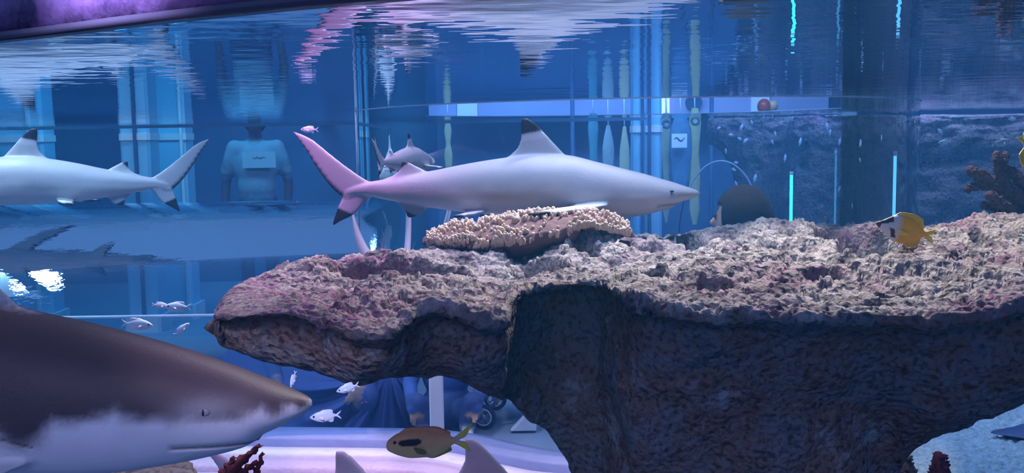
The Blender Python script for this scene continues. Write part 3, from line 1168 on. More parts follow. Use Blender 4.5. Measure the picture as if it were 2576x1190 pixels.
def near_skin(v, c):
    x, y = v[:, 0], -v[:, 2]
    yb = np.interp(x, [-1300, -600, -100, 0, 90, 160, 260, 420, 540, 640, 700, 760, 790], [915, 960, 1010, 1015, 1035, 1060, 1022, 1012, 1022, 1020, 1015, 1014, 1014])
    n = fbm(np.stack([x * .013, v[:, 1] * .02, y * .013], -1), 3)
    b = sstep(16, -20, y - yb + 26 * n)[:, None]
    spot = np.exp(-(((x - 135) / 45) ** 2 + ((y - 1062) / 24) ** 2))[:, None]
    pale = np.exp(-(((x - 545) / 70) ** 2 + ((y - 1000) / 26) ** 2))[:, None]
    col = NBELLY * (1 - b) + NBACK * b
    col = col * (1 - .35 * pale) + .35 * pale * NBELLY
    return col * (1 - .8 * spot) + .8 * spot * np.array([.04, .035, .045])


NS_D = 1.47
pts = shark_parts(skin_fn=near_skin, body=NB, fins=NF)
pair_fin(pts, [(150, 130, 1120), (90, 240, 1130), (-20, 400, 1160), (-190, 560, 1200), (-330, 640, 1230)], [(-90, 130, 1150), (-110, 240, 1150), (-160, 380, 1175), (-260, 530, 1210), (-360, 630, 1235)], thick=.06)
BIGO, BIGB, BIGU = frame(400, 1000, NS_D)
big = shark('blacktip_shark', 'big dark backed shark head with white belly close to the front window', pts, (400, 1000), BIGO, BIGB, BIGU, .0046, eye=None)
# mouth slit and gill crease pressed into the skin, their shade painted dark too
me = big.data
co = np.empty(len(me.vertices) * 3, np.float32)
me.vertices.foreach_get('co', co)
co = co.reshape(-1, 3)
loc = co @ np.array(BIGB) / BIGU
px_, py_ = loc[:, 0] + 400, 1000 - loc[:, 2]


def press(poly, width, depth, tone):
    global co
    poly = np.array(poly, float)
    best = np.full(len(co), 1e9)
    for a, b_ in zip(poly[:-1], poly[1:]):
        ab = b_ - a
        t = np.clip(((px_ - a[0]) * ab[0] + (py_ - a[1]) * ab[1]) / (ab @ ab), 0, 1)
        best = np.minimum(best, np.hypot(px_ - a[0] - t * ab[0], py_ - a[1] - t * ab[1]))
    k = np.exp(-(best / width) ** 2)
    inward = -np.sign(loc[:, 1])[:, None] * np.array(BIGB.col[1])[None]
    co = co + inward * (k * depth)[:, None] + np.array(BIGB.col[2])[None] * (-k * depth * .3)[:, None]
    at = me.color_attributes['hide']
    c = np.empty(len(co) * 4, np.float32)
    at.data.foreach_get('color', c)
    c = c.reshape(-1, 4)
    kk = np.exp(-(best / (width * .75)) ** 2)[:, None]
    c[:, :3] = c[:, :3] * (1 - kk * tone) + kk * tone * np.array([.02, .015, .02])
    at.data.foreach_set('color', c.reshape(-1).astype(np.float32))


press([(470, 1091), (560, 1092), (620, 1091), (690, 1096)], 5.5, .010, .85)
press([(-40, 1035), (0, 1047), (70, 1062), (150, 1086)], 4.5, .006, .8)
me.vertices.foreach_set('co', co.reshape(-1).astype(np.float32))
me.update()
for sgn in (-1, 1):
    p = BIGB @ (Vector((548 - 400, sgn * 116, 1000 - 1006)) * BIGU)
    m = MB()
    m.ball((0, 0, 0), (15 * BIGU, 5 * BIGU, 10 * BIGU), 18, 12)
    e = m.build('eye', M_eyering, None, True)
    e.parent = big
    e.location = p
    m = MB()
    m.ball((0, sgn * 2.6 * BIGU, 0), (3.4 * BIGU, 4 * BIGU, 8.5 * BIGU), 12, 10)
    q = m.build('pupil', M_eye, e, True)

# ================================================================== small fish
def fish_mesh(name, body, fins, colour_fn, voxel):
    parts = []
    v, f, t = loft_body([(x, a, b_, w, .5) for x, a, b_, w in body], 100, 64)
    parts.append((v, f, colour_fn('body', v, t, None)))
    for nm, L, T in fins:
        v, f, uv = fin([(x, 0, z) for x, z in L], [(x, 0, z) for x, z in T], (0, 1, 0), .05, .022, 10, 8)
        parts.append((v, f, colour_fn(nm, v, None, uv)))
    for sg in (-1, 1):   # little side fins
        v, f, uv = fin([(.20, sg * .07, -.02), (.12, sg * .11, -.03), (.06, sg * .13, -.05)], [(.16, sg * .07, -.09), (.09, sg * .11, -.10), (.05, sg * .13, -.08)], (.3, sg, 0), .03, .02, 6, 6)
        parts.append((v, f, colour_fn('side', v, None, uv)))
    return fuse(name, parts, voxel, 2, .4)


def place_fish(name, me, material, label, cat, px, py, d, length_px, ang, yaw=0.0, flip=False, group=None, eye=None, wob=1.0):
    """ang: tilt in the picture plane, degrees, positive lifts the nose; flip: nose to the left"""
    o, B, u = frame(px, py, d)
    R = Matrix.Rotation(math.radians(-ang), 3, 'Y')
    if flip:
        R = Matrix.Rotation(math.radians(ang), 3, 'Y') @ Matrix.Rotation(math.pi, 3, 'Z')
    R = Matrix.Rotation(math.radians(yaw), 3, 'Z') @ R
    ob = bpy.data.objects.new(name, me)
    COL.objects.link(ob)
    if not me.materials:
        me.materials.append(material)
        me.polygons.foreach_set('use_smooth', np.ones(len(me.polygons), dtype=bool))
    s = length_px * u
    ob.matrix_world = Matrix.Translation(o) @ (B @ R).to_4x4() @ Matrix.Diagonal((s, s, s, 1))
    tag(ob, label, cat, group)
    if eye:
        for sg in (-1, 1):
            e = bpy.data.objects.new('eye', EYE_ME)
            COL.objects.link(e)
            e.parent = ob
            e.location = (eye[0], sg * eye[1], eye[2])
            e.scale = (eye[3],) * 3
    return ob


_m = MB()
_m.ball((0, 0, 0), (1, .5, 1), 12, 8)
EYE_ME = mesh_from('eye', _m.v, _m.f)
EYE_ME.materials.append(M_eye)

CH_BODY = [(-.34, .030, -.030, .012), (-.26, .055, -.055, .025), (-.10, .135, -.145, .060), (.08, .175, -.185, .080), (.25, .150, -.155, .075), (.38, .095, -.095, .055), (.47, .035, -.040, .025), (.50, .004, -.010, .006)]
CH_FINS = [('tail', [(-.30, .035), (-.38, .09), (-.50, .165)], [(-.32, .0), (-.40, .02), (-.49, .155)]), ('tail', [(-.30, -.035), (-.38, -.09), (-.50, -.165)], [(-.32, .0), (-.40, -.02), (-.49, -.155)]),
           ('dorsal', [(.20, .12), (.10, .205), (-.10, .215), (-.20, .19)], [(-.24, .04), (-.22, .08), (-.22, .12), (-.22, .17)]), ('anal', [(-.02, -.13), (-.10, -.20), (-.18, -.21)], [(-.25, -.04), (-.24, -.09), (-.22, -.18)])]


def ch_col(nm, v, t, uv):
    if nm == 'body':
        k = sstep(.2, .9, t)[:, None]
        return np.array([.86, .92, 1.0]) * (1 - k) + np.array([.56, .74, 1.0]) * k
    return np.array([.72, .82, 1.0])


chromis = fish_mesh('chromis', CH_BODY, CH_FINS, ch_col, .018)
M_chromis = attr_skin('chromis_scales', .35, .08, 30, .5)
NEAR = [  # label, px, py, d, len, ang, yaw, flip
    ('small blue fish beside the tip of the pink tail', 779, 326, 3.0, 46, 0, 10, True),
    ('lilac fish hovering just over the big shark head', 344, 816, 2.2, 78, -6, 15, False),
    ('violet fish before the pale tail reflection', 448, 772, 2.4, 66, 4, 20, True),
    ('faint blue fish left of the violet fish', 402, 768, 2.6, 44, -8, 30, False),
    ('little white fish diving beside the rock tip', 457, 829, 2.3, 48, 40, 25, False),
    ('slim white fish standing upright above the big snout', 738, 953, 1.66, 46, -68, 55, True),
    ('bright blue fish under the rock arm with tail raised', 876, 976, 1.48, 62, -16, 10, True),
    ('large pale blue fish right at the tip of the big snout', 820, 1047, 1.75, 82, -4, 8, True),
    ('pale blue fish near the antler coral heading right', 2518, 358, 3.3, 56, 6, 12, False),
    ('pale blue fish half hidden behind the yellow tail fin', 2552, 343, 3.5, 40, 20, 20, False),
    ('pale blue fish level before the right reef wall', 2377, 358, 4.2, 38, -4, 10, True),
    ('faint blue fish above the level one at the reef wall', 2366, 331, 4.6, 26, 30, 30, True),
    ('faint blue fish close under the surface above the antler coral', 2546, 299, 4.6, 28, 0, 20, False),
    ('white fish peeking out between the antler coral branches', 2528, 406, 3.3, 26, 30, 30, True),
    ('white fish at the foot of the antler coral', 2482, 538, 3.25, 24, 50, 10, True),
]
for i, (lab, px, py, d, ln, ang, yaw, fl) in enumerate(NEAR):
    place_fish('chromis', chromis, M_chromis, lab, 'fish', px, py, d, ln, ang, yaw, fl, 'small pale chromis fish', eye=(.36, .052, .025, .034))
FAR = [(2081, 320, 24, 70), (2088, 334, 17, 80), (2113, 355, 22, -70), (2179, 348, 26, 65), (2175, 328, 16, -75), (2208, 351, 15, -80), (2267, 360, 24, 85), (2013, 357, 20, 75), (2102, 382, 18, -75),
       (1975, 398, 20, 80), (1943, 357, 15, 40), (1950, 335, 15, -70), (1861, 349, 17, 20), (1875, 354, 20, 30), (1839, 339, 16, 0), (1865, 321, 20, 60), (1891, 308, 14, 60), (1808, 322, 14, 20),
       (1852, 409, 15, 10), (1845, 426, 18, -20), (1852, 463, 17, 60), (1899, 449, 22, 70), (1826, 381, 14, 80), (2111, 476, 17, 60), (2150, 312, 12, 70)]


def far_label(px, py):
    if px > 2255:
        return 'tiny upright pale fish beside the right edge of the clear column'
    if py > 450 and px > 2000:
        return 'tiny pale fish low before the crusted far rock pillar'
    if py < 330 and px > 2000:
        return 'tiny pale fish close under the crusted top of the far pillar'
    if px > 2000:
        return 'tiny pale fish halfway up the crusted far rock pillar'
    if 1960 < px:
        return 'tiny upright pale fish between the two far rocks'
    if py > 400 and px < 1880:
        return 'tiny pale fish above the child by the clear dome rim'
    if py > 400:
        return 'tiny yellowish pale fish right of the clear dome'
    if px < 1835:
        return 'tiny pale fish by the overhanging nose of the far rock'
    return 'tiny pale fish before the dark overhanging far rock'


for i, (px, py, ln, ang) in enumerate(FAR):
    place_fish('chromis', chromis, M_chromis, far_label(px, py), 'fish', px, py, 5.62 + .02 * (i % 5), ln * 1.15, ang, 35, i % 2 == 0, 'tiny fish before the far reef rocks')

# yellow rabbitfish with black and white face
RB = [(-.33, .030, -.030, .014), (-.26, .055, -.055, .024), (-.12, .135, -.150, .05), (.05, .195, -.205, .07), (.20, .185, -.190, .075), (.32, .125, -.130, .062), (.40, .070, -.080, .045), (.46, .035, -.045, .03), (.50, .010, -.022, .012)]
RF = [('tail', [(-.28, .035), (-.38, .08), (-.48, .13)], [(-.30, .0), (-.40, .015), (-.46, .12)]), ('tail', [(-.28, -.035), (-.38, -.08), (-.48, -.13)], [(-.30, .0), (-.40, -.015), (-.46, -.12)]),
      ('dorsal', [(.28, .13), (.16, .23), (-.05, .25), (-.18, .215)], [(-.25, .04), (-.24, .10), (-.23, .15), (-.215, .20)]), ('anal', [(.02, -.17), (-.08, -.235), (-.18, -.21)], [(-.25, -.04), (-.24, -.10), (-.22, -.19)])]


def rb_col(nm, v, t, uv):
    yel = np.array([.92, .50, .01])
    if nm == 'tail':
        return np.array([.85, .66, .05])
    if nm in ('dorsal', 'anal'):
        return np.array([.82, .55, .04])
    if nm == 'side':
        return np.array([.82, .6, .1])
    x, z = v[:, 0], v[:, 2]
    c = np.tile(yel, (len(v), 1))
    k = sstep(.10, .22, x + .25 * z * 0)[:, None]
    c = c * (1 - k) + np.array([.78, .76, .82]) * k
    mask = (x > .27) & (z > .02 + (x - .40) * -.35)
    c[mask] = (.02, .015, .025)
    chest = (np.abs(x - .25 - (z + .09) * .55) < .035) & (z < -.02) & (z > -.15)
    c[chest] = (.02, .015, .025)
    c[(x > .44)] = (.05, .04, .05)
    return c


rabbit = fish_mesh('rabbitfish', RB, RF, rb_col, .010)
M_rabbit = attr_skin('rabbitfish_scales', .4, .12, 14, .4)
place_fish('rabbitfish', rabbit, M_rabbit, 'yellow fish with black and white face hovering over the rock', 'fish', 2282, 579, 2.18, 176, 14, 12, True, 'yellow rabbitfish', eye=(.385, .040, .035, .020))
place_fish('rabbitfish', rabbit, M_rabbit, 'yellow fish diving above the antler coral at the reef', 'fish', 2596, 402, 2.55, 170, -58, 25, False, 'yellow rabbitfish', eye=(.385, .040, .035, .020))

# brown surgeonfish with dark shoulder patch
SB = [(-.30, .028, -.030, .014), (-.24, .050, -.050, .022), (-.12, .115, -.120, .04), (.05, .165, -.170, .06), (.22, .170, -.165, .065), (.36, .135, -.125, .06), (.44, .090, -.085, .045), (.49, .040, -.050, .025), (.50, .0, -.02, .01)]
SF = [('tail', [(-.26, .03), (-.36, .10), (-.50, .20)], [(-.29, .0), (-.39, .03), (-.48, .17)]), ('tail', [(-.26, -.03), (-.36, -.09), (-.46, -.16)], [(-.29, .0), (-.39, -.02), (-.45, -.14)]),
      ('dorsal', [(.38, .12), (.22, .195), (-.05, .185), (-.20, .12)], [(-.23, .04), (-.23, .06), (-.23, .08), (-.235, .10)]), ('anal', [(.10, -.15), (-.02, -.185), (-.20, -.13)], [(-.23, -.04), (-.23, -.07), (-.24, -.11)])]


def sb_col(nm, v, t, uv):
    if nm == 'tail':
        c = np.tile(np.array([.80, .70, .10]), (len(v), 1))
        c[uv[:, 0] < .25] = (.6, .55, .55)
        return c
    if nm == 'dorsal':
        return np.array([.78, .32, .12])
    if nm == 'anal':
        return np.array([.30, .28, .05])
    if nm == 'side':
        return np.array([.20, .16, .05])
    x, z = v[:, 0], v[:, 2]
    k = sstep(-.10, .14, z)[:, None]
    c = np.array([.80, .58, .26]) * (1 - k) + np.array([.95, .42, .20]) * k
    c[(((x - .23) / .135) ** 2 + ((z - .035) / .045) ** 2) < 1] = (.02, .015, .02)
    return c


surgeon = fish_mesh('surgeonfish', SB, SF, sb_col, .009)
place_fish('surgeonfish', surgeon, attr_skin('surgeonfish_scales', .45, .15, 12, .4), 'brown oval fish with dark shoulder patch and yellow tail', 'fish', 1083, 1113, 2.15, 222, -3, 6, True, eye=(.40, .050, .045, .020))

# ================================================================== corals
M_coral = plain('tan_coral', (.78, .58, .46), .8, .4, 120, .25, .1)
M_coralb = plain('brown_coral', (.20, .12, .12), .85, .6, 80, .35, .1)
M_stag = plain('mauve_coral', (.12, .07, .09), .85, .6, 130, .35, .1)
M_red = plain('maroon_coral', (.085, .014, .02), .8, .5, 60, .3, .15)

# table coral: lumpy plate on a stalk, covered with short fingers
CD = 2.62
outline = [(1068, 590), (1110, 575), (1180, 566), (1250, 556), (1320, 546), (1390, 538), (1450, 536), (1520, 542), (1590, 572)]
cor = empty('table_coral', P(1330, 640, CD), 'tan table coral with stubby fingers growing on the pale rock', 'coral')
ol = np.array(outline, float)
nu, nv = 90, 34
V = np.zeros((nu, nv, 3))
hw = np.interp(np.linspace(1068, 1592, nu), [1068, 1100, 1180, 1300, 1400, 1450, 1520, 1592], [.012, .06, .10, .115, .10, .06, .05, .012])
ths = np.interp(np.linspace(1068, 1592, nu), [1068, 1100, 1200, 1280, 1440, 1462, 1592], [.012, .022, .055, .10, .085, .02, .010])
ctr = []
for i, px in enumerate(np.linspace(1068, 1592, nu)):
    c = P(px, np.interp(px, ol[:, 0], ol[:, 1]) + 14, CD)
    ctr.append(c)
    for j in range(nv):
        a = 2 * math.pi * j / nv
        y = math.cos(a) * hw[i]
        z = math.sin(a)
        z = z * .012 if z > 0 else z * ths[i] * (1 - .35 * abs(math.cos(a)))
        z += -.22 * max(0, -y) if y < 0 else .05 * y
        V[i, j] = (c.x, c.y + y, c.z + z)
V += (fbm(V * 16, 3) * .012)[..., None] * np.array([.5, .6, 1.0])
link('plate', grid_mesh('plate', V, closed_v=True), M_coralb, cor)
b_ = MB()
base = P(1330, 650, CD + .02)
for k in range(3):
    q = base + Vector(((k - 1) * .07, .01 * k, 0))
    b_.tube([q + Vector((0, 0, -.06)), q + Vector((0, 0, .0)), q + Vector((0, -.01, .07))], [.06, .05, .075], 12)
b_.build('stalk', M_coralb, cor, True)
fg = MB()
rr = random.Random(3)
for k in range(1000):
    i = rr.randrange(2, nu - 2)
    j = rr.random()
    a = math.pi * (.02 + .96 * j) if rr.random() < .70 else math.pi * (1.0 + (.30 if i < nu * .36 else .08) * rr.random())
    jj = int(a / (2 * math.pi) * nv) % nv
    p = Vector(V[i, jj]).lerp(Vector(V[i, (jj + 1) % nv]), rr.random())
    front_k = (p.y - ctr[i].y) / max(hw[i], .01)
    if 1290 < 1068 + 524 * i / nu < 1440 and front_k < -.35 and rr.random() < .8:
        continue
    h = rr.uniform(.008, .018)
    d = Vector((rr.uniform(-.35, .35), -.25 + .5 * front_k + rr.uniform(-.3, .3), 1.0)).normalized()
    r = rr.uniform(.0034, .0052)
    fg.tube([p - d * .004, p + d * h * .6, p + d * h], [r * 1.15, r, r * .6], 6)
ff = fg.build('fingers', M_coral, cor, True)
ff['kind'] = 'stuff'

# antler coral at the right edge
AD = 3.0
ant = empty('antler_coral', P(2600, 560, AD), 'dark mauve antler coral with thick branches above the rock', 'coral')
for br, r0, r1 in (([(2640, 560), (2580, 510), (2520, 470), (2480, 448), (2450, 428)], .030, .014), ([(2545, 490), (2522, 455), (2512, 420), (2508, 388)], .017, .011), ([(2530, 482), (2490, 466), (2460, 470), (2445, 478)], .014, .009),
                   ([(2600, 560), (2550, 540), (2510, 515), (2470, 490)], .026, .014), ([(2530, 535), (2500, 520), (2475, 516)], .012, .007), ([(2620, 520), (2590, 470), (2560, 440), (2550, 425)], .024, .010), ([(2555, 505), (2545, 470), (2540, 440)], .012, .008),
                   ([(2545, 545), (2530, 560), (2520, 552)], .012, .010), ([(2522, 420), (2535, 400), (2548, 390)], .009, .008)):
    br = np.array(br, float)
    k = np.linspace(0, 1, 14)
    q = pchip(np.linspace(0, 1, len(br)), br, k)
    off = rr.uniform(-.05, .05)
    pts_ = [P(a, c_, AD) + Vector((0, off * t_, 0)) for (a, c_), t_ in zip(q, k)]
    m = MB()
    rad = [r0 + (r1 - r0) * t_ for t_ in k]
    m.tube(pts_, rad, 10)
    m.ball(pts_[-1], r1 * 1.05, 10, 6)
    for _ in range(110):
        s_ = rr.randrange(13)
        c_ = pts_[s_].lerp(pts_[s_ + 1], rr.random())
        ax = (pts_[s_ + 1] - pts_[s_]).normalized()
        dn = Vector((rr.gauss(0, 1), rr.gauss(0, 1), rr.gauss(0, 1)))
        dn = (dn - ax * dn.dot(ax)).normalized()
        m.tube([c_ + dn * rad[s_] * .8, c_ + dn * (rad[s_] + .005)], [.0042, .0026], 5)
    m.build('branch', M_stag, ant, True)


def knob_coral(name, label, px, py, d, h, r, material, n=60, group=None):
    base = P(px, py, d)
    m = MB()
    rg_ = random.Random(int(px))
    k = np.linspace(0, 1, 9)
    m.tube([base + Vector((.15 * r * math.sin(5 * t_), 0, h * t_)) for t_ in k], [r * (1.05 - .75 * t_ ** 1.6) for t_ in k], 14)
    for _ in range(n):
        t_ = rg_.random()
        a = rg_.uniform(0, 2 * math.pi)
        rad = r * (1.05 - .75 * t_ ** 1.6)
        c_ = base + Vector((math.cos(a) * rad * .9, math.sin(a) * rad * .9, h * t_))
        dn = Vector((math.cos(a), math.sin(a), .6)).normalized()
        m.tube([c_, c_ + dn * r * .30], [r * .16, r * .05], 6)
    o = m.build(name, material, None, True)
    return tag(o, label, 'coral', group)


knob_coral('spiky_coral', 'dark maroon spiky coral on the white gravel', 2362, 1234, 3.75, .155, .046, M_red)
knob_coral('spiky_coral', 'brown coral lump under the right rock edge', 2262, 1225, 3.4, .13, .06, M_coralb, 40)

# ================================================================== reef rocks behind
M_farrock = rock_material('far_reef_rock', [(.30, (.10, .10, .13)), (.45, (.30, .28, .30)), (.60, (.46, .44, .46)), (.78, (.40, .30, .40))], [(.32, (.06, .07, .09)), (.5, (.13, .12, .13)), (.65, (.12, .09, .09)), (.8, (.20, .20, .22))], .7)


def level_rock(name, label, d, levels, depth, amp=.05, group=None, pinch=1.0):
    """levels: (py, px_left, px_right) from the top down; the last one reaches the floor"""
    ring = 120
    lv = np.array(levels, float)
    k = np.linspace(0, 1, 110)
    q = pchip(np.linspace(0, 1, len(lv)), lv, k)
    V = np.zeros((110, ring, 3))
    for i in range(110):
        a, c = P(q[i, 1], q[i, 0], d), P(q[i, 2], q[i, 0], d)
        z = max((a.z + c.z) / 2, FLOOR_Z - .02)
        cx, hw = (a.x + c.x) / 2, (c.x - a.x) / 2
        th = np.linspace(0, 2 * np.pi, ring, endpoint=False)
        ct, st_ = np.cos(th), np.sin(th)
        V[i, :, 0] = cx + hw * np.sign(ct) * np.abs(ct) ** .75
        V[i, :, 1] = d + depth / 2 + depth / 2 * np.sign(st_) * np.abs(st_) ** .75
        V[i, :, 2] = z
    V[0, :, :2] = V[0, :, :2] * .2 + V[0, :, :2].mean(0) * .8
    V[1, :, :2] = V[1, :, :2] * .7 + V[1, :, :2].mean(0) * .3
    V[0, :, 2] = V[1, :, 2].mean() + .004
    n = grid_normals(V, True)
    if n[50, 0] @ np.array([1, 0, 0]) < 0:
        n = -n
    w = sstep(FLOOR_Z, FLOOR_Z + .1, V[..., 2])
    dsp = amp * (fbm(V * 4.0 + 7, 4) + .35 * ridged(V * 11, 3)) - .02 * (1 - sstep(.1, .5, worley(V * 12)))
    V = V + n * (dsp * w)[..., None] * np.array([1, 1, .6])
    V[..., 2] = np.minimum(V[..., 2], WATER_Z - .012 + .01 * fbm(V * 20, 2))
    me = grid_mesh(name, V[:, ::-1] if True else V, closed_v=True)
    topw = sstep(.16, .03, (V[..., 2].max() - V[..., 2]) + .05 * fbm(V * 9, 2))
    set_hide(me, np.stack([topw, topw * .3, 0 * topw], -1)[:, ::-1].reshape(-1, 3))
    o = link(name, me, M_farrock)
    return tag(o, label, 'rock', group)


level_rock('reef_rock', 'dark far rock with an overhanging nose to the left', 6.29, [(291, 1850, 1990), (303, 1800, 2010), (330, 1792, 2020), (362, 1802, 2025), (382, 1836, 2025), (420, 1862, 2028), (520, 1868, 2036), (650, 1860, 2040), (800, 1850, 2050), (930, 1850, 2050)], .30, .03, 'far reef rocks')
level_rock('reef_rock', 'far rock pillar with a pale crusted top reaching the surface', 5.98, [(268, 2060, 2215), (278, 2025, 2240), (300, 2008, 2248), (380, 1998, 2252), (500, 1990, 2258), (700, 1985, 2262), (960, 1980, 2270)], .30, .03, 'far reef rocks')
level_rock('reef_wall', 'long dark reef wall reaching up to the water line', 5.5, [(280, 2300, 4080), (288, 2285, 4100), (320, 2278, 4100), (400, 2275, 4110), (560, 2270, 4110), (760, 2265, 4120), (1010, 2260, 4120)], .45, .05)

ww_ = level_rock('reef_wall', 'long dark side reef wall standing right of the gravel', 5.5, [(280, 2300, 3200), (300, 2285, 3230), (400, 2275, 3240), (560, 2270, 3240), (760, 2265, 3240), (1010, 2260, 3250)], .6, .05)
ww_.data.transform(Matrix.Translation((-3.2, -5.8, 0)))
ww_.data.transform(Matrix.Rotation(math.pi / 2, 4, 'Z') @ Matrix.Diagonal((1.9, 1.0, 1.0, 1)))
ww_.location = (4.1, 3.3, 0)

# gravel
gx, gy = np.meshgrid(np.linspace(.95, 3.7, 420), np.linspace(3.1, 6.3, 420), indexing='ij')
V = np.stack([gx, gy, np.full_like(gx, 0.0)], -1)
h = .035 * fbm(V * 1.4, 3) + .026 * (.5 - worley(V * np.array([30, 30, 1]))) + .014 * (.5 - worley(V * np.array([62, 62, 1]) + 3))
edge = np.minimum(np.minimum(sstep(.95, 1.3, gx), sstep(3.1, 3.4, gy)), 1)
V[..., 2] = FLOOR_Z + .005 + edge * (.04 + h)
M_gravel = plain('white_coral_gravel', (.44, .56, .64), .9, 1.0, 42, .6, .1)
o = link('gravel_bed', grid_mesh('gravel_bed', V), M_gravel)
tag(o, 'coarse white coral gravel covering the tank floor', 'gravel', kind='stuff')

# ray resting on the gravel
rc = P(2640, 1158, 4.25)
nu, nv = 40, 30
V = np.zeros((nu, nv, 3))
for i in range(nu):
    a = 2 * math.pi * i / nu
    R0 = .25 * (1 - .22 * abs(math.sin(2 * a)) + .10 * math.cos(a) ** 8)
    for j in range(nv):
        s_ = j / (nv - 1)
        t_ = 1 - abs(2 * s_ - 1)
        z = .045 * (1 - t_ ** 1.4) if s_ < .5 else -.012 * (1 - t_)
        V[i, j] = (math.cos(a) * R0 * t_, math.sin(a) * R0 * t_ * .8, z + .010 * math.sin(a * 2 + 1) * t_)
ray_o = link('stingray', grid_mesh('stingray', V, closed_u=True), plain('blue_grey_ray_skin', (.06, .10, .22), .5, .2, 60, .2))
ray_o.location = (rc.x, rc.y, FLOOR_Z + .062)
tag(ray_o, 'smooth blue grey ray lying on the white gravel', 'ray')

# low reef rock with maroon coral under the big shark
lr = []
k = np.linspace(0, 1, 60)
th = np.linspace(0, 2 * np.pi, 90, endpoint=False)
V = np.zeros((60, 90, 3))
for i, t_ in enumerate(k):
    r = .42 * (t_ ** .45) * (1 + .25 * t_)
    V[i, :, 0] = -.95 + r * np.cos(th)
    V[i, :, 1] = 2.35 + .62 * r * np.sin(th)
    V[i, :, 2] = -.81 + (FLOOR_Z + .81) * t_ ** 1.5
V += (fbm(V * 5, 4) * .04 + ridged(V * 14, 3) * .008)[..., None] * np.array([1, 1, .5])
me = grid_mesh('low_rock', V, closed_v=True)
set_hide(me, np.tile(np.array([.0, .0, 0]), (60 * 90, 1)))
tag(link('low_rock', me, M_farrock), 'low dark reef rock hidden below the big shark head', 'rock')
red = empty('leafy_coral', P(600, 1200, 2.2), 'dark red leafy coral sticking out below the shark jaw', 'coral')
for (pp, w) in ((((560, 1215), (600, 1165), (655, 1120)), 46), (((575, 1215), (620, 1180), (648, 1160)), 36), (((545, 1215), (570, 1180), (590, 1150)), 34), (((600, 1220), (640, 1195), (662, 1140)), 26)):
    a = np.array(pp, float)
    kk = np.linspace(0, 1, 16)
    q = pchip(np.linspace(0, 1, 3), a, kk)
    V = np.zeros((16, 10, 3))
    for i in range(16):
        c_ = P(q[i, 0], q[i, 1], 2.2)
        ww = w * (1 - .75 * kk[i] ** 2) * 2.2 / FPX
        for j in range(10):
            an_ = 2 * math.pi * j / 10
            V[i, j] = (c_.x + .5 * ww * math.cos(an_) + .004 * math.sin(i * 1.7), c_.y + .35 * ww * math.sin(an_), c_.z + .004 * math.sin(i * 2.3 + j))
    link('lobe', grid_mesh('lobe', V, closed_v=True), M_red, red)

# ================================================================== shop and hall things
def streak_rod(label, px, y0, d, col, y1=None):  # glowing rod added in place of a reflection streak on the acrylic
    p = P(px, y0, d)
    t = empty('glow_streak', (p.x, p.y, FLOOR_Z), label, 'lamp', 'cyan rods added for reflection streaks')
    m = MB()
    m.tube([(p.x, p.y, FLOOR_Z), (p.x, p.y, FLOOR_Z + .02)], .06, 16)
    m.build('foot', M_navy, t)
    m = MB()
    m.tube([(p.x, p.y, FLOOR_Z + .02), (p.x, p.y, p.z)], .0016 * d, 10)
    m.build('tube', emit('cyan_streak_glow', col, 2.0), t, True)
    m = MB()
    m.tube([(p.x, p.y, p.z), (p.x, p.y, p.z + .015)], .002 * d, 10)
    m.build('cap', M_white, t, True)


streak_rod('bright cyan rod added for a reflection streak before the dark far rock', 1991, 440, 4.6, (.03, .75, .95))
streak_rod('thin cyan rod added for a reflection streak near the right edge of the column', 2252, 392, 3.2, (.05, .28, .55))

rail = empty('goods_rail', (P(1620, 250, 8.3).x, 8.3, FLOOR_Z), 'shop rail with goods hanging behind the glass column', 'rail')
xl, xr = P(1440, 300, 8.3).x, P(1790, 300, 8.3).x
m = MB()
m.tube([(xl, 8.3, .42), (xr, 8.3, .42)], .018, 8)
m.build('bar', M_white, rail, True)
for x in (xl, xr):
    m = MB()
    m.tube([(x, 8.3, FLOOR_Z), (x, 8.3, .42)], .018, 8)
    m.build('upright', M_navy, rail, True)


def hanging(label, px, y0, y1, wpx, col, prof, hole=None, d=8.22):
    a, b2 = P(px, y0, d), P(px, y1, d)
    w = wpx * d / FPX
    t = empty('hanging_goods', (a.x, d, b2.z), label, 'goods', 'goods hanging in the shop')
    mm = plain('goods_' + str(px), col, .6, .2, 25, .3)
    n = 24
    V = np.zeros((n, 12, 3))
    for i in range(n):
        s_ = i / (n - 1)
        ww = w / 2 * np.interp(s_, np.linspace(0, 1, len(prof)), prof)
        for j in range(12):
            an_ = 2 * math.pi * j / 12
            V[i, j] = (a.x + ww * math.cos(an_), d + .35 * ww * math.sin(an_), a.z + (b2.z - a.z) * s_)
    link('body', grid_mesh('body', V, closed_v=True), mm, t)
    m = MB()
    m.tube([(a.x, d, a.z - .01), (a.x, d + .03, .41)], .006, 6)
    m.build('hook', M_white, t, True)
    if hole:
        m = MB()
        z = P(px, hole, d).z
        m.torus((a.x, d - .35 * w * .45, z), (0, 1, 0), .03, .010, 20, 6)
        hh = m.build('ring', M_navy, t, True)
    return t


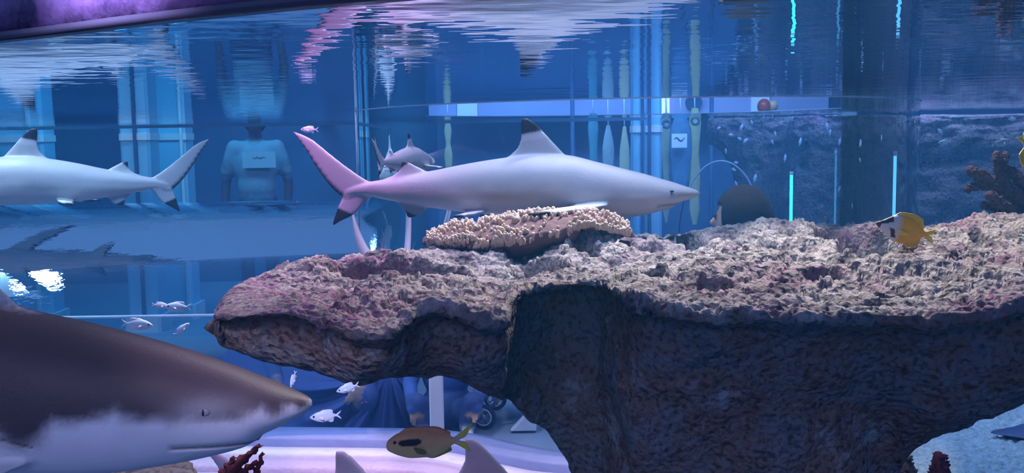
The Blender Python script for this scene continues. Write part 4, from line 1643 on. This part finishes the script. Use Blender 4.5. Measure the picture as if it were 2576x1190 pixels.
hanging('teal long bag hanging left in the shop', 1492, 285, 500, 28, (.10, .28, .36), [.6, 1, .8, .7, .9, 1, .2])
hanging('pale grey long bag beside the teal one', 1530, 315, 480, 30, (.40, .44, .48), [.3, .7, 1, 1, .9, .7, .2])
hanging('tan long bag left of the pale pillar', 1571, 318, 485, 27, (.62, .52, .36), [.3, .6, .9, 1, 1, .8, .2])
hanging('olive float with a ring hanging right of the pale pillar', 1676, 284, 560, 30, (.30, .32, .24), [.5, 1, .9, .7, .55, .6, .7, .2], 312)
hanging('yellow float with a ring hanging beside the blue bag', 1748, 272, 565, 34, (.46, .42, .24), [.5, 1, .8, .6, .8, .9, .7, .8, .3], 304)
hanging('yellow strip hanging far left behind the shark back', 1126, 300, 450, 22, (.5, .42, .25), [.4, .9, .5, 1, .8, .2])
bag = hanging('blue bag with a white card hanging in the shop', 1712, 290, 480, 56, (.10, .22, .40), [.5, .9, 1, 1, .9, .8, .5], d=8.2)
c = P(1709, 354, 8.08)
m = MB()
m.box((c.x, c.y, c.z), (.125, .008, .115))
card = m.build('card', plain('white_card', (.85, .88, .95), .6, var=.02), bag)
m = MB()
m.tube([(c.x - .045 + .009 * i, c.y - .006, c.z + .012 + .014 * math.sin(i * .75)) for i in range(11)], [.002 + .004 * math.sin(math.pi * i / 10) for i in range(11)], 6)
m.build('squiggle', M_navy, card, True)

sg = P(1866, 277, 9.92)
t = empty('exit_sign', sg, 'small glowing green sign high above the overhanging far rock', 'sign')
m = MB()
m.box((sg.x, sg.y, sg.z), (.07, .05, .09))
m.build('case', M_navy, t)
m = MB()
m.box((sg.x, sg.y - .03, sg.z + .0), (.06, .012, .075))
m.build('face', emit('green_sign_glow', (.25, 1.0, .10), 1.6), t)
for (px, py, r, colr, lab) in ((1922, 268, 17, (.55, .05, .04), 'red round balloon above the far rock'), (1944, 266, 13, (.75, .38, .22), 'peach round balloon beside the red one')):
    q = P(px, py, 8.4)
    r *= 8.4 / FPX
    t = empty('balloon', (q.x, q.y, q.z), lab, 'balloon', 'balloons in the hall')
    m = MB()
    m.ball(q, (r, r, r * 1.15), 18, 12)
    m.build('skin', plain('balloon_' + str(px), colr, .3, var=.05), t, True)
    m = MB()
    m.tube([(q.x, q.y, q.z - r * 1.1), (q.x, q.y, FLOOR_Z)], .003, 5)
    m.build('string', M_white, t)
q = P(737, 291, 8.4)
t = empty('standby_lamp', q, 'tiny glowing red lamp on the dark hall wall', 'lamp')
m = MB()
m.box((q.x, 9.2, q.z), (.12, 1.5, .05))
m.build('case', M_navy, t)
m = MB()
m.ball((q.x, 8.43, q.z), .018, 10, 8)
m.build('bulb', emit('red_glow', (1.0, .04, .02), 2.2), t, True)

# clear dome behind the child
dm = empty('acrylic_dome', P(1812, 640, 4.75), 'clear round topped acrylic dome behind the dark haired child', 'dome')
c = P(1812, 600, 4.75)
rx, rz = 105 * 4.75 / FPX, 195 * 4.75 / FPX
an = np.linspace(.02, math.pi / 2, 24)
V = np.zeros((40, 24, 3))
for i in range(40):
    for j in range(24):
        V[i, j] = (c.x + rx * math.cos(2 * math.pi * i / 40) * math.sin(an[j]), c.y + rx * math.sin(2 * math.pi * i / 40) * math.sin(an[j]), c.z + rz * math.cos(an[j]))
link('cap', grid_mesh('cap', V[:, ::-1], closed_u=True), M_pane, dm)
m = MB()
m.tube([(c.x + (rx + .001) * math.sin(a), c.y, c.z + (rz + .001) * math.cos(a)) for a in np.linspace(-.9, 1.5, 40)], .004, 6)
m.build('rim', M_joint, dm, True)
m = MB()
m.tube([(c.x, c.y, FLOOR_Z), (c.x, c.y, c.z)], rx * .98, 30)
m.build('plinth', M_navy, dm, True)

# white post behind the kerb
pp = P(1098, 1000, 4.33)
t = empty('white_post', (pp.x, pp.y, FLOOR_Z), 'square white post behind the curved glass under the rock', 'post')
m = MB()
m.box((pp.x, pp.y, (FLOOR_Z - .55) / 2), (.062, .05, -.55 - FLOOR_Z), bev=.006)
m.build('shaft', M_white, t)
m = MB()
m.box((pp.x, pp.y, FLOOR_Z + .01), (.11, .10, .02), bev=.006)
m.build('base', M_white, t)

# ================================================================== people
M_person = attr_skin('cloth_and_skin', .8, .10, 30, .15, .3, 60)


def hand_parts(w, dirv, side, scale, skin):
    """palm and five bent fingers reaching from wrist w along dirv"""
    d = Vector(dirv).normalized()
    s = Vector(side).normalized()
    nrm_ = d.cross(s)
    P_ = []
    palm_e = Vector(w) + d * .085 * scale
    for off in (-.028, -.009, .010, .029):
        P_.append((*capsule(Vector(w) + s * off * .6 * scale, .016 * scale, palm_e + s * off * scale, .013 * scale, 8, 3), skin))
    for off, ln in ((-.030, .062), (-.010, .078), (.010, .074), (.030, .058)):
        a = palm_e + s * off * scale
        b1 = a + (d * .55 + nrm_ * .15).normalized() * ln * .55 * scale
        c1 = b1 + (d * .6 + nrm_ * .55).normalized() * ln * .5 * scale
        P_.append((*capsule(a, .0095 * scale, b1, .0085 * scale, 8, 3), skin))
        P_.append((*capsule(b1, .0085 * scale, c1, .0072 * scale, 8, 3), skin))
    a = Vector(w) + d * .025 * scale - s * .030 * scale
    b1 = a + (d * .6 - s * .7).normalized() * .045 * scale
    P_.append((*capsule(a, .013 * scale, b1, .0105 * scale, 8, 3), skin))
    P_.append((*capsule(b1, .0105 * scale, b1 + (d - s * .2 + nrm_ * .3).normalized() * .032 * scale, .0085 * scale, 8, 3), skin))
    return P_


def head_parts(c, r, fwd, skin):
    """skull, jaw, nose, ears around centre c; fwd horizontal facing"""
    c = Vector(c)
    f_ = Vector(fwd).normalized()
    s = Vector((0, 0, 1)).cross(f_)
    R = []
    R.append((*ellipsoid(c, (r * .78, r * .86, r)), skin))
    R.append((*capsule(c + f_ * r * .25 - Vector((0, 0, r * .45)), r * .55, c + f_ * r * .48 - Vector((0, 0, r * .75)), r * .30, 10), skin))
    R.append((*capsule(c + f_ * r * .82 + Vector((0, 0, r * .05)), r * .10, c + f_ * r * .98 - Vector((0, 0, r * .18)), r * .14, 8), skin))
    for g in (-1, 1):
        R.append((*ellipsoid(c + s * g * r * .80 - f_ * r * .05 - Vector((0, 0, r * .05)), (r * .12, r * .12, r * .22), 10, 8), skin))
        R.append((*ellipsoid(c + f_ * r * .80 + s * g * r * .30 + Vector((0, 0, r * .08)), (r * .10, r * .07, r * .06), 8, 6), np.array([.03, .02, .02])))
    R.append((*capsule(c + f_ * r * .84 + s * r * .2 - Vector((0, 0, r * .48)), r * .06, c + f_ * r * .84 - s * r * .2 - Vector((0, 0, r * .48)), r * .06, 8), skin * np.array([.8, .45, .45])))
    return R


def hair_mesh(c, r, fwd, length=0.3):
    c = Vector(c)
    f_ = Vector(fwd).normalized()
    parts = [(*ellipsoid(c - f_ * r * .10 + Vector((0, 0, r * .16)), (r * .92, r * .95, r * .98)), (.02, .015, .02)),
             (*ellipsoid(c - f_ * r * .38 - Vector((0, 0, r * length)), (r * .80, r * .66, r * .85)), (.02, .015, .02))]
    return parts


def make_person(name, label, parts, head_c, head_r, fwd, hair, voxel, group='visitors', hair_len=.3):
    me = fuse(name, parts, voxel, 3, .5)
    ob = link(name, me, M_person)
    tag(ob, label, 'person', group)
    if hair is not None:
        hp = [(v, f, hair) for v, f, _ in hair_mesh(head_c, head_r, fwd, hair_len)]
        hm = fuse('hair', hp, voxel, 2, .5)
        # keep the face free
        co_ = np.empty(len(hm.vertices) * 3, np.float32)
        hm.vertices.foreach_get('co', co_)
        co_ = co_.reshape(-1, 3)
        rel = co_ - np.array(head_c)
        ff = rel @ np.array(Vector(fwd).normalized())
        face_m = (ff > head_r * .35) & (rel[:, 2] < head_r * .45)
        co_[face_m] -= np.outer((ff[face_m] - head_r * .35), np.array(Vector(fwd).normalized()))
        hm.vertices.foreach_set('co', co_.reshape(-1))
        link('hair', hm, M_person, ob)
    return ob


def standing(x, y, h, face, shirt, pants, shoe, skin, rot=0.0, arm=.0):
    k = h / 1.75
    R3 = Matrix.Rotation(rot, 3, 'Z')

    def T(p):
        return R3 @ (Vector(p) * k) + Vector((x, y, FLOOR_Z))
    S, Pn, Sh, Sk = map(np.array, (shirt, pants, shoe, skin))
    R = []
    for g in (-1, 1):
        R += [(*capsule(T((.09 * g, 0, .86)), .088 * k, T((.10 * g, -.015, .48)), .062 * k), Pn), (*capsule(T((.10 * g, -.015, .48)), .062 * k, T((.105 * g, .02, .10)), .046 * k), Pn),
              (*capsule(T((.105 * g, .03, .05)), .048 * k, T((.115 * g, -.15, .04)), .040 * k), Sh),
              (*capsule(T((.17 * g, 0, 1.39)), .066 * k, T((.232 * g, .01, 1.20)), .064 * k), S), (*capsule(T((.22 * g, .01, 1.24)), .045 * k, T((.255 * g, .02, 1.09)), .040 * k), Sk),
              (*capsule(T((.255 * g, .02, 1.09)), .040 * k, T((.25 * g, -.08 - arm, .88 + arm * .6)), .030 * k), Sk)]
        R += hand_parts(T((.25 * g, -.08 - arm, .87 + arm * .6)), R3 @ Vector((0, -.25 - arm, -1)), R3 @ Vector((g * -.3, 1, 0)), k, Sk)
    R += [(*ellipsoid(T((0, 0, .93)), (.170 * k, .115 * k, .12 * k)), Pn), (*ellipsoid(T((0, 0, 1.08)), (.160 * k, .11 * k, .17 * k)), S), (*ellipsoid(T((0, 0, 1.25)), (.182 * k, .12 * k, .20 * k)), S),
          (*capsule(T((-.14, 0, 1.38)), .068 * k, T((.14, 0, 1.38)), .068 * k), S), (*capsule(T((0, .01, 1.42)), .056 * k, T((0, -.005, 1.55)), .052 * k), Sk)]
    hc, hr = T((0, -.02, 1.635)), .118 * k
    fw = R3 @ Vector((0, -1, 0))
    R += head_parts(hc, hr, fw, Sk)
    return R, hc, hr, fw


SKIN = (.36, .22, .17)
DARK = np.array([.018, .012, .016])
# man in the pale T-shirt behind the back window
q = P(645, 420, 8.0)
R, hc, hr, fw = standing(q.x, 8.0, 1.72, None, (.16, .26, .36), (.03, .04, .09), (.15, .15, .18), (.06, .05, .07), .1)
per = make_person('person', 'person in a pale T-shirt with a light chest print in the dark hall', R, hc, hr, fw, DARK, .016)
b3 = P(652, 402, 7.865)
m = MB()
m.box((b3.x, b3.y, b3.z), (.26, .012, .13), .1)
pr = m.build('shirt_print', plain('print', (.26, .38, .48), .7, var=.03), per)
m = MB()
m.tube([(b3.x - .07 + .014 * i_, b3.y - .008 + .0014 * i_, b3.z + .015 + .006 * math.sin(i_ * 1.9)) for i_ in range(11)], [.004 + .005 * math.sin(math.pi * i_ / 10) for i_ in range(11)], 6)
m.build('print_mark', M_navy, pr)
# child in the column
q = P(1872, 540, 3.62)
R, hc, hr, fw = standing(q.x, 3.62, 1.21, None, (.10, .13, .30), (.05, .06, .12), (.6, .6, .65), (.62, .36, .28), math.radians(-125))
hr2 = .112
R += head_parts((hc.x, hc.y, -1.4 + 1.21 - .115), hr2, fw, np.array((.62, .36, .28)))
make_person('person', 'dark haired child seen from behind inside the clear column', R, Vector((hc.x, hc.y, -1.4 + 1.21 - .115)), hr2, fw, DARK, .011, hair_len=.1)
# child with white sneakers by the stroller
q = P(1236, 1000, 5.38)
R, hc, hr, fw = standing(q.x, 5.38, 1.0, None, (.07, .10, .22), (.06, .08, .20), (.85, .86, .92), SKIN, math.radians(20))
make_person('person', 'child with white sneakers standing beyond the stroller wheel', R, hc, hr, fw, DARK, .011)
# child in blue sitting behind the white post
q = P(1124, 1040, 4.62)
bx, by = q.x, 4.62
BL, SK = np.array((.07, .14, .42)), np.array(SKIN)
R = [(*ellipsoid((bx, by + .05, -1.28), (.13, .11, .11)), np.array((.05, .08, .22))), (*ellipsoid((bx, by + .05, -1.10), (.125, .09, .16)), BL), (*capsule((bx - .09, by + .04, -.99), .05, (bx + .09, by + .04, -.99), .05), BL),
     (*capsule((bx, by + .04, -.97), .035, (bx, by + .03, -.90), .035), SK)]
for g in (-1, 1):
    R += [(*capsule((bx + .07 * g, by + .02, -1.32), .065, (bx + .13 * g, by - .13, -1.22), .05), np.array((.05, .08, .22))), (*capsule((bx + .13 * g, by - .13, -1.22), .05, (bx + .10 * g, by - .10, -1.35), .038), np.array((.05, .08, .22))),
          (*capsule((bx + .10 * g, by - .08, -1.365), .032, (bx + .11 * g, by - .20, -1.368), .028), np.array((.6, .6, .65))),
          (*capsule((bx + .12 * g, by + .03, -1.0), .045, (bx + .17 * g, by - .03, -1.15), .038), BL), (*capsule((bx + .17 * g, by - .03, -1.15), .036, (bx + .15 * g, by - .15, -1.24), .028), BL)]
    R += hand_parts((bx + .15 * g, by - .15, -1.245), (-.1 * g, -.5, -.8), (g, 0, 0), .48, SK)
R += head_parts((bx, by + .02, -.80), .10, (0, -1, 0), SK)
make_person('person', 'child in blue sitting on the floor behind the white post', R, Vector((bx, by + .02, -.80)), .10, (0, -1, 0), DARK, .009)
# crouching visitor in a wide navy robe
RD = 4.72
NV = np.array((.045, .075, .22))
bx, bz = P(800, 1000, RD).x, FLOOR_Z
hx = bx + .06
R = [(*ellipsoid((hx, RD + .05, -1.20), (.20, .17, .17)), NV), (*ellipsoid((hx, RD + .03, -.98), (.19, .13, .22)), NV), (*capsule((hx - .15, RD + .02, -.82), .07, (hx + .15, RD + .02, -.82), .07), NV), (*capsule((hx, RD, -.80), .05, (hx, RD - .02, -.70), .05), SK)]
for g in (-1, 1):
    R += [(*capsule((hx + .1 * g, RD, -1.22), .10, (hx + .20 * g, RD - .22, -1.18), .075), NV), (*capsule((hx + .20 * g, RD - .22, -1.2), .07, (hx + .17 * g, RD - .05, -1.33), .055), NV),
          (*capsule((hx + .19 * g, RD + .02, -.84), .065, (hx + .27 * g, RD - .06, -1.06), .055), NV), (*capsule((hx + .27 * g, RD - .06, -1.06), .052, (hx + .20 * g, RD - .22, -1.12), .04), NV)]
    R += hand_parts((hx + .20 * g, RD - .23, -1.125), (-.3 * g, -.8, -.3), (0, 0, 1), .9, SK)
R += head_parts((hx, RD - .03, -.60), .112, (-.4, -1, 0), SK)
per = make_person('person', 'visitor crouching in a wide folded navy robe inside the tunnel', R, Vector((hx, RD - .03, -.60)), .112, (-.4, -1, 0), np.array((.03, .05, .15)), .013)
# the robe: a full bell of cloth with folds gathered at the right hip
nu, nv = 220, 120
gu, gv = np.meshgrid(np.linspace(0, 1, nu), np.linspace(0, 1, nv), indexing='ij')
px = 548 + (1048 - 548) * gu
topy = np.interp(px, [548, 575, 620, 700, 800, 900, 960, 1010, 1045, 1062], [905, 878, 885, 893, 890, 890, 895, 905, 918, 940])
boty = 1094 + 6 * np.sin(px * .03)
py = topy + (boty - topy) * gv
ang = np.arctan2(py - 905, (985 - px)) + .0012 * (985 - px)
dist = np.hypot(px - 985, (py - 905) * 1.3)
fold = np.sin(ang * 17 + .8 * np.sin(dist * .012)) * sstep(20, 140, dist) * sstep(520, 260, dist)
fold += .5 * np.sin(ang * 41 + dist * .01) * sstep(20, 90, dist) * sstep(300, 120, dist)
fold += .5 * np.sin(px * .035 + py * .02) * sstep(200, 420, dist)
bul = np.sqrt(np.clip(1 - (2 * gu - 1) ** 2, 0, 1)) ** .7 * np.sqrt(np.clip(1 - (1 - np.clip(gv * 1.6, 0, 1)) ** 2, 0.0, 1))
Vf = np.zeros((nu, nv, 3))
Vb = np.zeros((nu, nv, 3))
for i in range(nu):
    for j in range(nv):
        p = P(px[i, j], py[i, j], RD - .02)
        Vf[i, j] = (p.x, p.y - .26 * bul[i, j] - .032 * fold[i, j] * min(1, bul[i, j] * 2), max(p.z, FLOOR_Z + .003))
        Vb[i, j] = (p.x, p.y + .20 * bul[i, j] + .01, max(p.z, FLOOR_Z + .003))
V = np.concatenate([Vf, Vb[:, ::-1]], 1)
link('robe', grid_mesh('robe', V[:, ::-1], closed_v=True), plain('navy_cloth', (.045, .075, .24), .75, .15, 200, .12, .2), per)

# stroller
s0 = P(1300, 1080, 4.72)
t = empty('stroller', (s0.x, 4.75, FLOOR_Z), 'dark stroller with round wheels standing under the rock arch', 'stroller')
M_dark = plain('dark_fabric', (.03, .04, .10), .8, .2, 90)
M_grey = plain('grey_metal', (.35, .38, .48), .3, metallic=.6)
wx = P(1218, 1070, 4.7).x
for (x, y) in ((wx, 4.66), (wx + .05, 5.0), (wx + .42, 4.66), (wx + .42, 5.0)):
    m = MB()
    m.torus((x, y, FLOOR_Z + .062), (.25, 1, 0), .050, .012, 30, 8)
    w_ = m.build('wheel', M_dark, t, True)
    m = MB()
    m.torus((x - .003, y - .010, FLOOR_Z + .062), (.25, 1, 0), .040, .004, 30, 6)
    m.build('rim', M_white, w_, True)
    m = MB()
    m.tube([(x - .004, y - .016, FLOOR_Z + .062), (x + .004, y + .016, FLOOR_Z + .062)], .014, 12)
    for k_ in range(5):
        a_ = 2 * math.pi * k_ / 5
        m.tube([(x, y, FLOOR_Z + .062), (x + .042 * math.cos(a_), y, FLOOR_Z + .062 + .042 * math.sin(a_))], .004, 5)
    m.build('hub', M_grey, w_, True)
for y in (4.68, 4.98):
    m = MB()
    m.tube([(wx, y, FLOOR_Z + .07), (wx + .14, y, FLOOR_Z + .20), (wx + .30, y, FLOOR_Z + .34), (wx + .50, y, FLOOR_Z + .72)], .010, 8)
    m.tube([(wx + .42, y, FLOOR_Z + .07), (wx + .28, y, FLOOR_Z + .30)], .010, 8)
    m.build('frame_side', M_grey, t, True)
m = MB()
m.tube([(wx + .50, 4.68, FLOOR_Z + .72), (wx + .52, 4.83, FLOOR_Z + .74), (wx + .50, 4.98, FLOOR_Z + .72)], .014, 8)
m.build('handle', M_dark, t, True)
V = np.zeros((20, 12, 3))
for i in range(20):
    s_ = i / 19
    p = Vector((wx + .06 + .36 * s_, 0, FLOOR_Z + .22 - .05 * math.sin(s_ * 3.0) + .42 * max(0, s_ - .45) ** 1.2))
    for j in range(12):
        a_ = 2 * math.pi * j / 12
        V[i, j] = (p.x, 4.83 + .145 * math.cos(a_), p.z + .035 * math.sin(a_))
link('seat', grid_mesh('seat', V, closed_v=True), M_dark, t)
V = np.zeros((16, 14, 3))
for i in range(16):
    a1 = .2 + 2.2 * i / 15
    for j in range(14):
        s_ = abs(2 * j / 13 - 1)
        V[i, j] = (wx + .40 - .26 * math.cos(a1) * (.96 + .04 * (j % 2)), 4.69 + .28 * min(1, (j if j < 7 else 13 - j) / 6) if j < 7 else 4.97 - .28 * (j - 7) / 6 * 1.0, FLOOR_Z + .38 + .24 * math.sin(a1) * (1 if j < 7 else .96))
link('canopy', grid_mesh('canopy', V, closed_v=True), M_dark, t)
bgp = [P(a, b4, 4.58) for a, b4 in ((1285, 1092), (1338, 1028), (1352, 1045), (1350, 1105), (1335, 1118))]
V = np.array([[(p.x, p.y + dy, max(p.z, FLOOR_Z + .01)) for p in bgp] for dy in (0, .01, .05, .06)])
V[0] = V[0] * .9 + V[0].mean(0) * .1
V[3] = V[3] * .9 + V[3].mean(0) * .1
me = grid_mesh('paper_bag', V, closed_v=True)
m = MB()
n5 = 5
m.add([tuple(v) for v in V.reshape(-1, 3)], [tuple((i * n5 + j, i * n5 + (j + 1) % n5, (i + 1) * n5 + (j + 1) % n5, (i + 1) * n5 + j)) for i in range(3) for j in range(n5)] + [tuple(range(n5 - 1, -1, -1)), tuple(range(15, 20))])
tag(m.build('paper_bag', plain('white_paper', (.62, .72, .92), .6, .1, 20)), 'creased white paper bag leaning against the dark stroller', 'bag')

# ================================================================== blue haze of the tank water
hz = bpy.data.materials.new('blue_water_haze')
hz.use_nodes = True
nt = hz.node_tree
nt.nodes.clear()
out = N(nt, 'ShaderNodeOutputMaterial')
vs = N(nt, 'ShaderNodeVolumeScatter', Density=0.08, Anisotropy=0.2)
vs.inputs['Color'].default_value = (.09, .44, 1.0, 1)
nt.links.new(vs.outputs[0], out.inputs['Volume'])
m = MB()
m.box((.2, 3.95, (FLOOR_Z + WATER_Z) / 2 - .004), (9.6, 5.2, WATER_Z - FLOOR_Z - .012))
o = m.build('tank_water', hz)
tag(o, 'faintly hazy blue water filling the shark tank', 'water', kind='stuff')
